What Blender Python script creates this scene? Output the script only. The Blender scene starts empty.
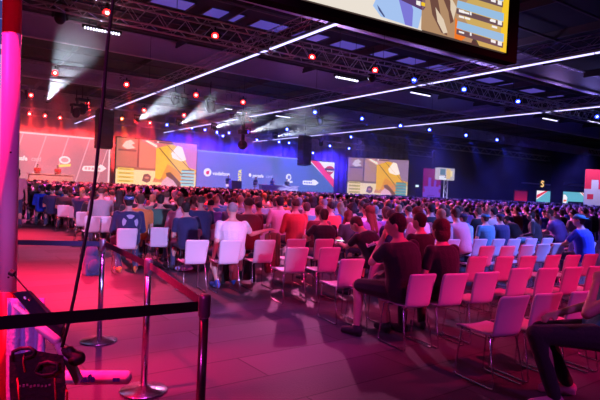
import bpy, math, random
from mathutils import Vector as V, Matrix, Quaternion
R = math.radians
rnd = random.Random(7)
SC = bpy.context.scene
COL = SC.collection

# ------------------------------------------------------------------ camera
EYE = 1.52
FPX = 527.0
_a, _p, _r = R(34), -math.atan(10.7/527), math.atan(.046)
FWD = V((math.sin(_a)*math.cos(_p), math.cos(_a)*math.cos(_p), math.sin(_p)))
_r0 = V((math.cos(_a), -math.sin(_a), 0)); _u0 = _r0.cross(FWD)
RT = _r0*math.cos(_r)+_u0*math.sin(_r); UP = RT.cross(FWD)
CAM = V((0, 0, EYE))
def ray(x, y): return FWD*FPX + RT*(x-300) - UP*(y-200)
def at(x, y, Y=None, z=None, X=None, d=None):
    """a pixel as seen from the camera, turned into a world point on a given plane"""
    r = ray(x, y)
    t = Y/r.y if Y is not None else ((z-EYE)/r.z if z is not None else (X/r.x if X is not None else d/FPX))
    return CAM + r*t
def px(p):
    v = V(p)-CAM; w = v.dot(FWD)
    return (300+FPX*v.dot(RT)/w, 200-FPX*v.dot(UP)/w) if w > .1 else (-9999, 9999)
cd = bpy.data.cameras.new('camera'); cam = bpy.data.objects.new('camera', cd); COL.objects.link(cam)
cd.sensor_width = 36; cd.lens = FPX/600*36; cd.clip_start = .05; cd.clip_end = 300
m = Matrix((RT, UP, -FWD)).transposed().to_4x4(); m.translation = CAM; cam.matrix_world = m
SC.camera = cam

# ------------------------------------------------------------------ materials
MAT = {}
def mat(name, col, rough=.6, metal=0, bump=0, scale=20, var=0, spec=.5, sheen=0, emis=0, trans=0):
    if name in MAT: return MAT[name]
    m = bpy.data.materials.new(name); m.use_nodes = True; nt = m.node_tree; b = nt.nodes['Principled BSDF']
    c = (*col, 1)
    b.inputs['Base Color'].default_value = c; b.inputs['Roughness'].default_value = rough; b.inputs['Metallic'].default_value = metal
    b.inputs['Specular IOR Level'].default_value = spec
    if sheen: b.inputs['Sheen Weight'].default_value = sheen
    if emis:
        b.inputs['Emission Color'].default_value = c; b.inputs['Emission Strength'].default_value = emis
        b.inputs['Base Color'].default_value = (.02, .02, .02, 1)
    if bump or var:
        tc = nt.nodes.new('ShaderNodeTexCoord'); n = nt.nodes.new('ShaderNodeTexNoise'); n.inputs['Scale'].default_value = scale; n.inputs['Detail'].default_value = 3
        nt.links.new(tc.outputs['Object'], n.inputs['Vector'])
        if bump:
            bp = nt.nodes.new('ShaderNodeBump'); bp.inputs['Strength'].default_value = bump; bp.inputs['Distance'].default_value = .02
            nt.links.new(n.outputs['Fac'], bp.inputs['Height']); nt.links.new(bp.outputs['Normal'], b.inputs['Normal'])
        if var and not emis:
            mx = nt.nodes.new('ShaderNodeMix'); mx.data_type = 'RGBA'
            mx.inputs['A'].default_value = tuple(v*(1-var) for v in col)+(1,); mx.inputs['B'].default_value = tuple(min(1, v*(1+var)) for v in col)+(1,)
            nt.links.new(n.outputs['Fac'], mx.inputs['Factor']); nt.links.new(mx.outputs['Result'], b.inputs['Base Color'])
    MAT[name] = m
    return m
STAGE_GAIN = 1.22
def glow(name, col, s=1.0):
    return mat('glow_'+name, col, emis=s, rough=.4)
def s2l(r, g, b):   # display colour 0..255 to linear
    return tuple(((c/255)/12.92 if c/255 <= .04045 else ((c/255+.055)/1.055)**2.4) for c in (r, g, b))
def cloth(name, col): return mat('cloth_'+name, col, rough=.85, bump=.25, scale=60, var=.12, sheen=.2)

# ------------------------------------------------------------------ mesh collector
class MB:
    def __init__(s): s.v = []; s.f = []
    def add(s, vs, fs):
        b = len(s.v); s.v += [tuple(v) for v in vs]; s.f += [tuple(b+i for i in f) for f in fs]; return s
    def box(s, lo, hi, mw=None):
        x0, y0, z0 = lo; x1, y1, z1 = hi
        vs = [V(p) for p in ((x0,y0,z0),(x1,y0,z0),(x1,y1,z0),(x0,y1,z0),(x0,y0,z1),(x1,y0,z1),(x1,y1,z1),(x0,y1,z1))]
        if mw is not None: vs = [mw @ v for v in vs]
        return s.add(vs, [(0,3,2,1),(4,5,6,7),(0,1,5,4),(1,2,6,5),(2,3,7,6),(3,0,4,7)])
    def rings(s, rr, closed=True):
        n = len(rr[0]); vs = [p for r in rr for p in r]; fs = []
        for i in range(len(rr)-1):
            for k in range(n):
                a = i*n+k; b = i*n+(k+1) % n
                fs.append((a, b, b+n, a+n))
        if closed:
            fs.append(tuple(range(n))[::-1]); fs.append(tuple((len(rr)-1)*n+k for k in range(n)))
        return s.add(vs, fs)
    def ell(s, c, r, q=None, n=14, mm=9):
        rr = []
        for i in range(1, mm):
            t = math.pi*i/mm
            ring = []
            for k in range(n):
                a = 2*math.pi*k/n
                p = V((r[0]*math.sin(t)*math.cos(a), r[1]*math.sin(t)*math.sin(a), -r[2]*math.cos(t)))
                if q is not None: p = q @ p
                ring.append(V(c)+p)
            rr.append(ring)
        return s.rings(rr)
    def cap(s, p0, r0, p1, r1, n=10):
        p0, p1 = V(p0), V(p1); d = (p1-p0)
        if d.length < 1e-6: return s
        d.normalize(); u = d.orthogonal().normalized(); w = d.cross(u); rr = []
        for j in range(4):
            t = math.pi/2*(j+.4)/3.4 if j < 3 else math.pi/2
            rr.append([p0 - d*r0*math.cos(t) + (u*math.cos(a)+w*math.sin(a))*r0*math.sin(t) for a in [2*math.pi*k/n for k in range(n)]])
        for j in range(3, -1, -1):
            t = math.pi/2*(j+.4)/3.4 if j < 3 else math.pi/2
            rr.append([p1 + d*r1*math.cos(t) + (u*math.cos(a)+w*math.sin(a))*r1*math.sin(t) for a in [2*math.pi*k/n for k in range(n)]])
        return s.rings(rr)
    def tube(s, pts, r, n=8, flat=None):
        pts = [V(p) for p in pts]; rr = []; pu = None
        for i, p in enumerate(pts):
            a = pts[max(i-1, 0)]; b = pts[min(i+1, len(pts)-1)]; d = (b-a).normalized()
            u = d.orthogonal().normalized() if pu is None else (pu - d*pu.dot(d)).normalized()
            pu = u; w = d.cross(u); ra = r[i] if isinstance(r, (list, tuple)) else r
            rr.append([p + (u*math.cos(t)+w*math.sin(t))*ra for t in [2*math.pi*k/n+.39 for k in range(n)]])
        return s.rings(rr)
    def lathe(s, prof, c=(0, 0, 0), n=32, arc=2*math.pi, axis='z'):
        rr = []
        for r, z in prof:
            ring = []
            for k in range(n):
                a = 2*math.pi*k/n
                ring.append(V(c)+(V((r*math.cos(a), r*math.sin(a), z)) if axis == 'z' else V((r*math.cos(a), z, r*math.sin(a)))))
            rr.append(ring)
        return s.rings(rr)
    def prism(s, pts, y0, y1):      # outline in x,z extruded along y
        n = len(pts)
        vs = [(x, y0, z) for x, z in pts]+[(x, y1, z) for x, z in pts]
        return s.add(vs, [tuple(range(n)), tuple(range(n, 2*n))[::-1]]+[(i, i+n, (i+1) % n+n, (i+1) % n) for i in range(n)])
    def mesh(s, name, smooth=False):
        me = bpy.data.meshes.new(name); me.from_pydata([tuple(v) for v in s.v], [], s.f); me.update()
        if smooth: me.shade_smooth()
        return me
    def obj(s, name, material, parent=None, smooth=False, loc=None, rz=0):
        me = s.mesh(name, smooth); me.materials.append(material)
        return link(name, me, parent, loc, rz)
def link(name, me, parent=None, loc=None, rz=0):
    o = bpy.data.objects.new(name, me); COL.objects.link(o)
    if parent: o.parent = parent
    if loc is not None: o.location = loc
    if rz: o.rotation_euler = (0, 0, rz)
    return o
def baked(me_in, mods):
    """apply modifiers to a mesh and hand back the result"""
    o = bpy.data.objects.new('tmp', me_in); COL.objects.link(o)
    for t, kw in mods:
        md = o.modifiers.new(t, t)
        for k, v in kw.items(): setattr(md, k, v)
    dg = bpy.context.evaluated_depsgraph_get(); dg.update()
    me = bpy.data.meshes.new_from_object(o.evaluated_get(dg)); COL.objects.unlink(o); bpy.data.objects.remove(o)
    return me
def blob(mb, vox, it=3):
    me = baked(mb.mesh('b'), [('REMESH', dict(mode='VOXEL', voxel_size=vox)), ('SMOOTH', dict(factor=.5, iterations=it))])
    me.shade_smooth(); return me
def bev(mb, w=.004, seg=2, smooth=True):
    me = baked(mb.mesh('b'), [('BEVEL', dict(width=w, segments=seg, limit_method='ANGLE', angle_limit=R(40)))])
    return me
def tag(o, label=None, cat=None, group=None, kind=None):
    if label: o['label'] = label
    if cat: o['category'] = cat
    if group: o['group'] = group
    if kind: o['kind'] = kind
    return o
def thing(name, label, cat, loc=(0, 0, 0), rz=0, group=None):
    o = bpy.data.objects.new(name, None); COL.objects.link(o); o.location = loc; o.rotation_euler = (0, 0, rz); o.empty_display_size = .1
    return tag(o, label, cat, group)
def part(name, me, material, parent, loc=None, rz=0):
    me.materials.clear(); me.materials.append(material)
    return link(name, me, parent, loc, rz)
def writing(name, s, size, material, parent, loc, rot=(math.pi/2, 0, 0), align='LEFT', bold=0, sx=1, ext=.002):
    c = bpy.data.curves.new('t', 'FONT'); c.body = s; c.size = size; c.extrude = ext; c.align_x = align; c.offset = bold; c.resolution_u = 3
    o = bpy.data.objects.new('t', c); COL.objects.link(o)
    dg = bpy.context.evaluated_depsgraph_get(); dg.update()
    me = bpy.data.meshes.new_from_object(o.evaluated_get(dg)); COL.objects.unlink(o); bpy.data.objects.remove(o)
    me.materials.clear(); me.materials.append(material)
    t = link(name, me, parent, loc); t.rotation_euler = rot; t.scale = (sx, 1, 1)
    return t
# ------------------------------------------------------------------ the hall
M_ = dict(
 black=mat('black_metal', (.012, .011, .014), .5, .3), ceil=mat('dark_ceiling', (.005, .0045, .005), .9, var=.3, scale=.6),
 wall=mat('dark_wall', (.03, .03, .08), .9, var=.2, scale=.5), alu=mat('aluminium_truss', (.55, .53, .56), .35, .85),
 joist=mat('ceiling_joist', (.06, .045, .045), .7), steel=mat('brushed_steel', (.72, .7, .72), .22, 1), darkpost=mat('smoked_post', (.3, .2, .26), .25, .9),
 chair=mat('white_chair_shell', (.72, .69, .72), .35, var=.03, scale=3), chrome=mat('chair_chrome', (.7, .68, .7), .18, 1),
 belt=mat('black_webbing', (.012, .01, .018), .85, bump=.4, scale=300), rubber=mat('black_rubber', (.015, .015, .015), .6),
 curtain=mat('black_curtain', (.10, .09, .11), .95, var=.25, scale=.8), white=mat('white_paint', (.8, .8, .82), .5))
def floor_mat():
    m = bpy.data.materials.new('worn_hall_floor'); m.use_nodes = True; nt = m.node_tree; b = nt.nodes['Principled BSDF']; N = nt.nodes.new; L = nt.links.new
    b.inputs['Specular IOR Level'].default_value = .18
    tc = N('ShaderNodeTexCoord'); mp = N('ShaderNodeMapping'); L(tc.outputs['Object'], mp.inputs['Vector']); mp.inputs['Rotation'].default_value = (0, 0, R(-3))
    br = N('ShaderNodeTexBrick'); L(mp.outputs['Vector'], br.inputs['Vector'])
    br.inputs['Scale'].default_value = 1; br.inputs['Brick Width'].default_value = 2.4; br.inputs['Row Height'].default_value = .5; br.inputs['Mortar Size'].default_value = .008
    br.inputs['Color1'].default_value = (.055, .05, .058, 1); br.inputs['Color2'].default_value = (.085, .08, .09, 1); br.inputs['Mortar'].default_value = (.02, .02, .02, 1); br.inputs['Mortar Smooth'].default_value = .3
    n = N('ShaderNodeTexNoise'); n.inputs['Scale'].default_value = 1.1; n.inputs['Detail'].default_value = 6; L(tc.outputs['Object'], n.inputs['Vector'])
    n2 = N('ShaderNodeTexNoise'); n2.inputs['Scale'].default_value = 60; n2.inputs['Detail'].default_value = 4; L(tc.outputs['Object'], n2.inputs['Vector'])
    r = N('ShaderNodeMapRange'); r.inputs['From Min'].default_value = .3; r.inputs['From Max'].default_value = .7; r.inputs['To Min'].default_value = .7; r.inputs['To Max'].default_value = 1.1; L(n.outputs['Fac'], r.inputs['Value'])
    mx = N('ShaderNodeVectorMath'); mx.operation = 'SCALE'; L(br.outputs['Color'], mx.inputs[0]); L(r.outputs['Result'], mx.inputs['Scale']); L(mx.outputs['Vector'], b.inputs['Base Color'])
    rr = N('ShaderNodeMapRange'); rr.inputs['To Min'].default_value = .42; rr.inputs['To Max'].default_value = .75; L(n.outputs['Fac'], rr.inputs['Value']); L(rr.outputs['Result'], b.inputs['Roughness'])
    bp = N('ShaderNodeBump'); bp.inputs['Strength'].default_value = .25; bp.inputs['Distance'].default_value = .01; L(n2.outputs['Fac'], bp.inputs['Height']); L(bp.outputs['Normal'], b.inputs['Normal'])
    return m
XL, XR, YN, YF, ZC = -14, 84, -9, 56, 10.2
tag(MB().box((XL, YN, -.3), (XR, YF, 0)).obj('floor', floor_mat()), kind='structure')
tag(MB().box((XL, YN, ZC), (XR, YF, ZC+.3)).obj('ceiling', M_['ceil']), kind='structure')
tag(MB().box((XL, YF, 0), (XR, YF+.3, ZC)).obj('wall_back', M_['wall']), kind='structure')
tag(MB().box((XL, YN-.3, 0), (XR, YN, ZC)).obj('wall_front', M_['wall']), kind='structure')
tag(MB().box((XL-.3, YN, 0), (XL, YF, ZC)).obj('wall_left', M_['wall']), kind='structure')
tag(MB().box((XR, YN, 0), (XR+.3, YF, ZC)).obj('wall_right', M_['wall']), kind='structure')
# roof beams and joists under the ceiling
k = 0
for y in (6.4, 18.9, 31.4, 43.9):
    k += 1
    mb = MB(); mb.box((XL, y-.14, ZC-1.3), (XR, y+.14, ZC-1.22)); mb.box((XL, y-.03, ZC-1.22), (XR, y+.03, ZC-.1)); mb.box((XL, y-.14, ZC-.1), (XR, y+.14, ZC-.02))
    tag(mb.obj('trim_%d' % k, mat('painted_roof_beam', (.55, .5, .6), .6)), kind='structure')
for i in range(19):
    x = -12+i*4.7; k += 1
    mb = MB(); mb.box((x-.05, YN, ZC-.4), (x+.05, YF, ZC-.3)); mb.box((x-.015, YN, ZC-.3), (x+.015, YF, ZC-.01))
    tag(mb.obj('trim_%d' % k, M_['joist']), kind='structure')
for y in (12.4, 15.4, 21.8, 26.4, 29, 34, 37.2, 40.3, 46.6, 49.7):
    k += 1
    tag(MB().box((XL, y-.05, ZC-.5), (XR, y+.05, ZC-.4)).obj('trim_%d' % k, M_['joist']), kind='structure')
# ceiling deck patches, the blue light on them put in as panel glow
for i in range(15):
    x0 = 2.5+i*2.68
    w = tag(MB().box((x0, 24.1, ZC-.06), (x0+1.8, 25.3, ZC-.03)).obj('window_%d' % (i+1), glow('blue_lit_deck', (.075, .05, .34), 1)), kind='structure')
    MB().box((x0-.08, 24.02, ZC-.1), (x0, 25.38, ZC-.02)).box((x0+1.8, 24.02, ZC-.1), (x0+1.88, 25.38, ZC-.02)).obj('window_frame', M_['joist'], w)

# ------------------------------------------------------------------ trusses
def box_truss(p0, p1, s=.42, r=.026, seg=.5):
    """square truss: four chords and zigzag webs on three faces"""
    p0, p1 = V(p0), V(p1); d = p1-p0; L = d.length; d.normalize(); up = V((0, 0, 1)); w = d.cross(up).normalized()
    h = s/2; cs = [(w*a+up*b)*h for a, b in ((-1, -1), (1, -1), (1, 1), (-1, 1))]
    ch = MB(); wb = MB()
    for c in cs: ch.tube([p0+c, p1+c], r, 6)
    n = max(2, int(L/seg))
    for a, b in ((0, 1), (1, 2), (2, 3), (3, 0)):
        for i in range(n):
            q = p0+d*(L*i/n); e = p0+d*(L*(i+1)/n)
            x, y = (cs[a], cs[b]) if i % 2 == 0 else (cs[b], cs[a])
            wb.tube([q+x, e+y], r*.5, 4)
    return ch, wb
def truss(label, p0, p1, group=None, **kw):
    c = (V(p0)+V(p1))/2
    t = thing('lighting_truss', label, 'truss', c, group=group)
    ch, wb = box_truss(V(p0)-c, V(p1)-c, **kw)
    ch.obj('chord', M_['alu'], t, True); wb.obj('brace', M_['alu'], t)
    mb = MB(); n = 6
    for i in range(n):
        q = (V(p0)-c)*(1-(i+.5)/n)+(V(p1)-c)*((i+.5)/n)
        mb.tube([q+V((0, 0, .2)), q+V((0, 0, ZC-c.z-.32))], .012, 5)
    tag(mb.obj('suspension_wire', M_['black'], t), None)
    return t
TZ = 7.05
truss('long box truss hung across the hall nearest the camera, red and blue lamps clamped below', (-8, 17.8, TZ), (50, 17.8, TZ), s=.62, r=.034)
truss('second cross truss over the crowd, running behind the middle of the hall', (-8, 30, TZ), (62, 30, TZ), s=.6, r=.034, seg=.7)
truss('third cross truss carrying the black speaker columns', (-8, 39.7, TZ), (66, 39.7, TZ), s=.6, r=.034, seg=.8)
truss('farthest cross truss right above the stage screens', (-4, 50, TZ), (66, 50, TZ), s=.6, r=.034, seg=.9)

# LED battens below their own thin trusses along the hall
def batten(X, y0, y1, label, seg=3.0):
    t = thing('led_batten', label, 'light', (X, (y0+y1)/2, 6.9)); cy = (y0+y1)/2
    g = glow('batten', (.55, .5, 1.0), 2.2); y = y0
    while y < y1:
        e = min(y+seg, y1)
        MB().box((-.036, y-cy+.03, -.045), (.036, e-cy-.03, .0)).obj('light_tube', g, t)
        y = e
    MB().box((-.07, y0-cy, .0), (.07, y1-cy, .09)).obj('housing', M_['alu'], t)
    ch, wb = box_truss((0, y0-cy, .42), (0, y1-cy, .42), s=.4, r=.02, seg=.6)
    ch.obj('chord', M_['alu'], t, True); wb.obj('brace', M_['alu'], t)
batten(10.3, 7.6, 55, 'nearest line of white LED tubes running under a thin truss to the stage')
batten(19.2, 7.0, 55, 'middle line of white LED tubes running from the big screen toward the stage')
batten(30.1, 9.0, 55.5, 'farthest line of white LED tubes, lowest in the picture, over the right block')

# ------------------------------------------------------------------ screens on stage
def gl2(name, col, s=1.0): return glow(name, col, s*STAGE_GAIN)
def flatpoly(name, pts, material, parent, off):
    """a printed or lit shape on a screen face; parent faces -Y, its x runs right and z up"""
    return MB().prism(pts, -off-.004, -off).obj(name, material, parent)
def screen_panel(name, label, cat, loc, rz, w, h, depth, base):
    t = thing(name, label, cat, loc, rz)
    MB().box((-.08, .03, -.08), (w+.08, .03+depth, h+.08)).obj('casing', M_['black'], t)
    MB().box((0, 0, 0), (w, .03, h)).obj('display', base, t)
    return t
def circ(x, z, r, n=24, sx=1, a0=0, a1=2*math.pi): return [(x+sx*r*math.cos(a0+(a1-a0)*k/n), z+r*math.sin(a0+(a1-a0)*k/n)) for k in range(n)]
def wash(name, c0, c1, s, axis=0, a=0, b=1):
    """a lit display whose picture fades between two colours along its own width or height"""
    m = bpy.data.materials.new(name); m.use_nodes = True; nt = m.node_tree; bs = nt.nodes['Principled BSDF']; N = nt.nodes.new; L = nt.links.new
    tc = N('ShaderNodeTexCoord'); sp = N('ShaderNodeSeparateXYZ'); L(tc.outputs['Object'], sp.inputs[0])
    mr = N('ShaderNodeMapRange'); mr.inputs['From Min'].default_value = a; mr.inputs['From Max'].default_value = b; L(sp.outputs[axis], mr.inputs['Value'])
    cr = N('ShaderNodeMix'); cr.data_type = 'RGBA'; cr.inputs['A'].default_value = (*c0, 1); cr.inputs['B'].default_value = (*c1, 1); L(mr.outputs['Result'], cr.inputs['Factor'])
    no = N('ShaderNodeTexNoise'); no.inputs['Scale'].default_value = 6; L(tc.outputs['Object'], no.inputs['Vector'])
    ad = N('ShaderNodeMapRange'); ad.inputs['To Min'].default_value = s*.85*STAGE_GAIN; ad.inputs['To Max'].default_value = s*1.15*STAGE_GAIN; L(no.outputs['Fac'], ad.inputs['Value'])
    bs.inputs['Base Color'].default_value = (.02, .02, .02, 1); L(cr.outputs['Result'], bs.inputs['Emission Color']); L(ad.outputs['Result'], bs.inputs['Emission Strength'])
    return m
Wt = gl2('white_print', (.95, .93, 1), .95)
YS = 52.0
def game_view(t, w, h, pink=0, k=1.0):
    """the match picture: brick building left, yellow wall, pale sky patch, weapon, player lists"""
    c = lambda *a: s2l(*a)
    S = lambda n, col, pts, o: flatpoly('picture', [(x*w, z*h) for x, z in pts], gl2(n+('_p' if pink else '_n'), col, k), t, o*.006)
    bl = c(196, 110, 95) if pink else c(150, 112, 108)
    S('building', bl, [(0, .33), (.47, .33), (.47, .80), (.28, 1), (0, 1)], 1)
    S('doorleaf', c(215, 130, 105) if pink else c(172, 130, 122), [(.27, .36), (.46, .38), (.46, .80), (.31, .95), (.27, .95)], 2)
    S('edge', c(120, 60, 55) if pink else c(80, 60, 62), [(.245, .33), (.265, .33), (.265, 1), (.245, 1)], 2)
    S('shade', c(170, 100, 80) if pink else c(120, 95, 80), [(0, .33), (.47, .33), (.47, .38), (0, .40)], 3)
    S('ground', c(250, 215, 160) if pink else c(232, 205, 165), [(0, 0), (1, 0), (1, .3), (.47, .33), (0, .33)], 1)
    S('yellow', c(250, 190, 60) if pink else c(236, 172, 28), [(.47, .08), (.80, .08), (1, .35), (1, .45), (.8, .95), (.47, .92)], 3)
    S('yellow2', c(235, 150, 60) if pink else c(220, 140, 30), [(.52, .08), (.80, .08), (.86, .25), (.62, .5)], 4)
    S('skyhigh', c(225, 120, 130) if pink else c(205, 150, 150), [(.31, .95), (.47, .83), (.66, .95), (.66, 1), (.28, 1)], 4)
    S('ray', c(250, 235, 215), [(.33, .97), (.48, .84), (.48, .9), (.36, .99)], 5)
    S('sky', c(210, 130, 195) if pink else c(150, 118, 150), [(.76, .9), (.9, .45), (1, .4), (1, 1), (.66, 1), (.66, .95)], 4)
    S('patch', c(255, 235, 220), [(.66, .74), (.74, .93), (.80, .9), (.86, .62), (.80, .58), (.68, .64)], 6)
    S('line', c(140, 95, 40), [(.50, .84), (.515, .85), (.82, .28), (.805, .27)], 6)
    S('line', c(140, 95, 40), [(.60, .92), (.61, .93), (.93, .40), (.92, .39)], 6)
    S('emblem', c(235, 200, 190) if pink else c(205, 190, 195), [(.10, .93), (.16, .97), (.21, .9), (.17, .86), (.22, .8), (.12, .76), (.06, .82)], 5)
    S('emblem_dark', c(130, 70, 70) if pink else c(72, 60, 75), [(.02, .72), (.23, .72), (.23, .76), (.02, .76)], 5)
    for i in range(4):
        z = .05+i*.085
        S('plate', c(235, 200, 90) if pink else c(190, 170, 80), [(.02, z), (.21, z), (.21, z+.055), (.02, z+.055)], 5)
        S('plate_dark', c(120, 90, 50), [(.04, z+.02), (.17, z+.02), (.17, z+.032), (.04, z+.032)], 6)
    for i in range(5):
        z = .03+i*.075
        S('teal', c(150, 205, 215) if pink else c(40, 150, 160), [(.80-.012*(i % 2), z), (.98, z), (.98, z+.042), (.80-.012*(i % 2), z+.042)], 6)
        S('teal_dark', c(60, 90, 120), [(.81, z+.045), (.97, z+.045), (.97, z+.065), (.81, z+.065)], 6)
    S('weapon', c(120, 75, 60), [(.60, .30), (.66, .32), (.72, .22), (.80, .08), (.80, 0), (.66, 0)], 7)
    S('weapon_light', c(225, 170, 190), [(.56, .12), (.62, .22), (.70, .14), (.76, 0), (.54, 0)], 8)
    S('figure', c(110, 75, 75), [(.31, .10), (.33, .24), (.38, .26), (.42, .2), (.41, .1), (.37, .06)], 6)
    S('figure_face', c(205, 140, 120), circ(.368, .17, .028, 12), 7)
    S('stuffs', c(205, 130, 90), [(.44, .08), (.46, .18), (.52, .14), (.56, .2), (.58, .1)], 6)
    S('score', c(110, 70, 75), [(.44, .955), (.68, .95), (.68, .985), (.44, .985)], 6)
    S('score_white', c(245, 240, 245), [(.475, .96), (.50, .96), (.50, .985), (.475, .985)], 7)
def logos(t, X, zz, k, tone):
    """sponsor marks: X maps to the wall's own x; k scales"""
    W1 = gl2('logo_'+tone, (1, .95, 1) if tone == 'blue' else (1, .86, .86), .95)
    RD = gl2('logo_red', s2l(215, 50, 80), .9); YL = gl2('logo_yellow', s2l(250, 225, 90), .9)
    return W1, RD, YL
# left wall of LED tiles, lit pink
pinkwall = screen_panel('led_wall', 'wide dusty pink LED wall with sponsor names at the left of the stage', 'led wall', (-1.0, YS, 1.15), 0, 14.0, 4.15, .2, wash('pink_display', s2l(198, 128, 146), s2l(184, 112, 128), 1.0, 0, 0, 14))
for i in range(8):
    x = -.2+i*1.85
    flatpoly('stripe', [(max(.05, x), .03), (max(.05, x)+.10, .03), (min(x+1.15, 13.9)+.10, 4.12), (min(x+1.15, 13.9), 4.12)], gl2('pink_stripe', s2l(232, 165, 180), 1), pinkwall, .004)
MB().box((0, -.03, 4.15), (14.0, .05, 4.3)).obj('top_edge', gl2('edge_pink', s2l(255, 200, 210), 1), pinkwall)
MB().box((13.85, -.04, 0), (14.0, 0, 4.15)).obj('side_edge', gl2('edge_pink', (1, 1, 1)), pinkwall)
Wp = gl2('logo_white_warm', s2l(255, 225, 230), 1); Yp = gl2('logo_yellow', s2l(250, 215, 110), 1)
writing('lettering', 'paysafe', .56, Wp, pinkwall, (5.55, -.02, 1.8), bold=.022, sx=.86)
writing('lettering', 'card', .56, gl2('logo_faint', s2l(235, 190, 200), 1), pinkwall, (7.25, -.02, 1.8), sx=.8)
flatpoly('logo', circ(10.0, 2.05, .36, 24, 1.35), Wp, pinkwall, .01)
flatpoly('logo', circ(10.0, 2.05, .2, 24, 1.6), gl2('pink_mid', s2l(225, 150, 160), 1), pinkwall, .018)
flatpoly('logo', [(9.45, 1.35), (10.5, 1.5), (10.55, 1.72), (9.5, 1.6)], Yp, pinkwall, .02)
flatpoly('logo', [(11.5, 1.33), (11.65, 1.62), (13.0, 1.7), (13.1, 1.85), (13.35, 1.78), (13.7, 1.5), (13.3, 1.18), (11.6, 1.15)], Wp, pinkwall, .01)
for i in range(5): flatpoly('logo', [(11.75+i*.3, 1.3), (11.95+i*.3, 1.3), (11.95+i*.3, 1.52), (11.75+i*.3, 1.52)], gl2('pink_mid', (1, 1, 1)), pinkwall, .018)
# left game screen
gs = screen_panel('game_screen', 'warm tinted game screen between pink wall and blue wall on stage', 'screen', (13.5, YS-.3, 1.2), 0, 8.15, 4.5, .25, gl2('game_base', s2l(215, 150, 110), 1))
game_view(gs, 8.15, 4.5, 1, 1.0)
# blue wall
bw = screen_panel('led_wall', 'long slate blue LED wall with white sponsor names in the stage centre', 'led wall', (21.0, YS, 1.15), 0, 19.0, 3.9, .2, wash('blue_display', s2l(112, 112, 205), s2l(72, 104, 178), 1.0, 0, 0, 19))
MB().box((0, -.03, 3.9), (15.0, .05, 4.0)).obj('top_edge', gl2('edge_blue', s2l(165, 170, 250), 1), bw)
Wb = gl2('logo_white_cool', s2l(240, 235, 255), 1); Rb = gl2('logo_red', s2l(225, 60, 90), 1)
def bx(X): return X*1.625-21.0
flatpoly('logo', circ(bx(14.2), 1.72, .44), Wb, bw, .01)
flatpoly('logo', circ(bx(14.2), 1.68, .2), Rb, bw, .018)
flatpoly('logo', [(bx(14.2)-.02, 1.8), (bx(14.2)+.2, 1.98), (bx(14.2)+.2, 1.72)], Rb, bw, .018)
writing('lettering', 'vodafone', .56, Wb, bw, (bx(14.56), -.02, 1.48), bold=.012, sx=.98)
writing('lettering', 'DATA', .52, gl2('logo_yellow2', s2l(252, 232, 70), 1), bw, (bx(16.5)+.28, -.02, .82), rot=(math.pi/2, -math.pi/2, 0), bold=.03)
flatpoly('logo', circ(bx(17.35), 1.70, .2, 16, .8), Wb, bw, .01)
writing('lettering', 'paysafe', .54, Wb, bw, (bx(17.55), -.02, 1.5), bold=.012, sx=.9)
writing('lettering', 'card', .54, gl2('logo_faint2', s2l(190, 190, 245), 1), bw, (bx(18.62), -.02, 1.5), sx=.9)
flatpoly('logo', circ(bx(20.5), 1.7, .42, 24, .9), Wb, bw, .01)
flatpoly('logo', circ(bx(20.5)+.05, 1.72, .22, 20, .9), gl2('slate', s2l(100, 110, 195), 1), bw, .018)
flatpoly('logo', [(bx(20.2), 1.0), (bx(20.85), 1.1), (bx(20.85), 1.3), (bx(20.2), 1.22)], Wb, bw, .018)
flatpoly('logo', [(bx(21.75), 1.0), (bx(21.75), 1.42), (bx(22.55), 1.46), (bx(22.65), 1.62), (bx(22.9), 1.56), (bx(23.2), 1.25), (bx(22.9), .94), (bx(21.8), .96)], Wb, bw, .01)
for i in range(5): flatpoly('logo', [(bx(21.85)+i*.25, 1.1), (bx(21.85)+i*.25+.16, 1.1), (bx(21.85)+i*.25+.16, 1.3), (bx(21.85)+i*.25, 1.3)], gl2('slate', (1, 1, 1)), bw, .018)
flatpoly('logo', [(bx(22.2), 3.88), (18.98, 3.88), (18.98, .95)], Wb, bw, .008)
flatpoly('logo', [(bx(22.35), 3.88), (bx(23.1), 3.88), (18.98, 1.75), (18.98, .78)], gl2('hot_pink', s2l(240, 60, 130), 1), bw, .014)
bg = gl2('badge', s2l(190, 60, 90), 1)
flatpoly('badge', [(17.55, 3.1), (17.9, 3.35), (18.3, 3.42), (18.7, 3.35), (18.95, 3.1), (18.8, 2.6), (18.3, 2.25), (17.75, 2.6)], bg, bw, .02)
flatpoly('badge', [(17.5, 2.85), (18.96, 2.85), (18.96, 3.08), (17.5, 3.08)], gl2('badge_band', s2l(70, 60, 110), 1), bw, .026)
flatpoly('badge', [(17.8, 2.72), (18.75, 2.72), (18.7, 2.84), (17.85, 2.84)], Wb, bw, .03)
# right game screen, turned a little towards the hall
ang = math.atan2(48.3-52, 49.1-42.2)
g2 = screen_panel('game_screen', 'separate game screen right of the blue wall, yellow wall on its picture', 'screen', (42.2, 52, 1.13), ang, 7.8, 4.7, .3, gl2('game_base2', s2l(190, 150, 120), 1))
game_view(g2, 7.8, 4.7, 0, 1.0)
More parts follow.
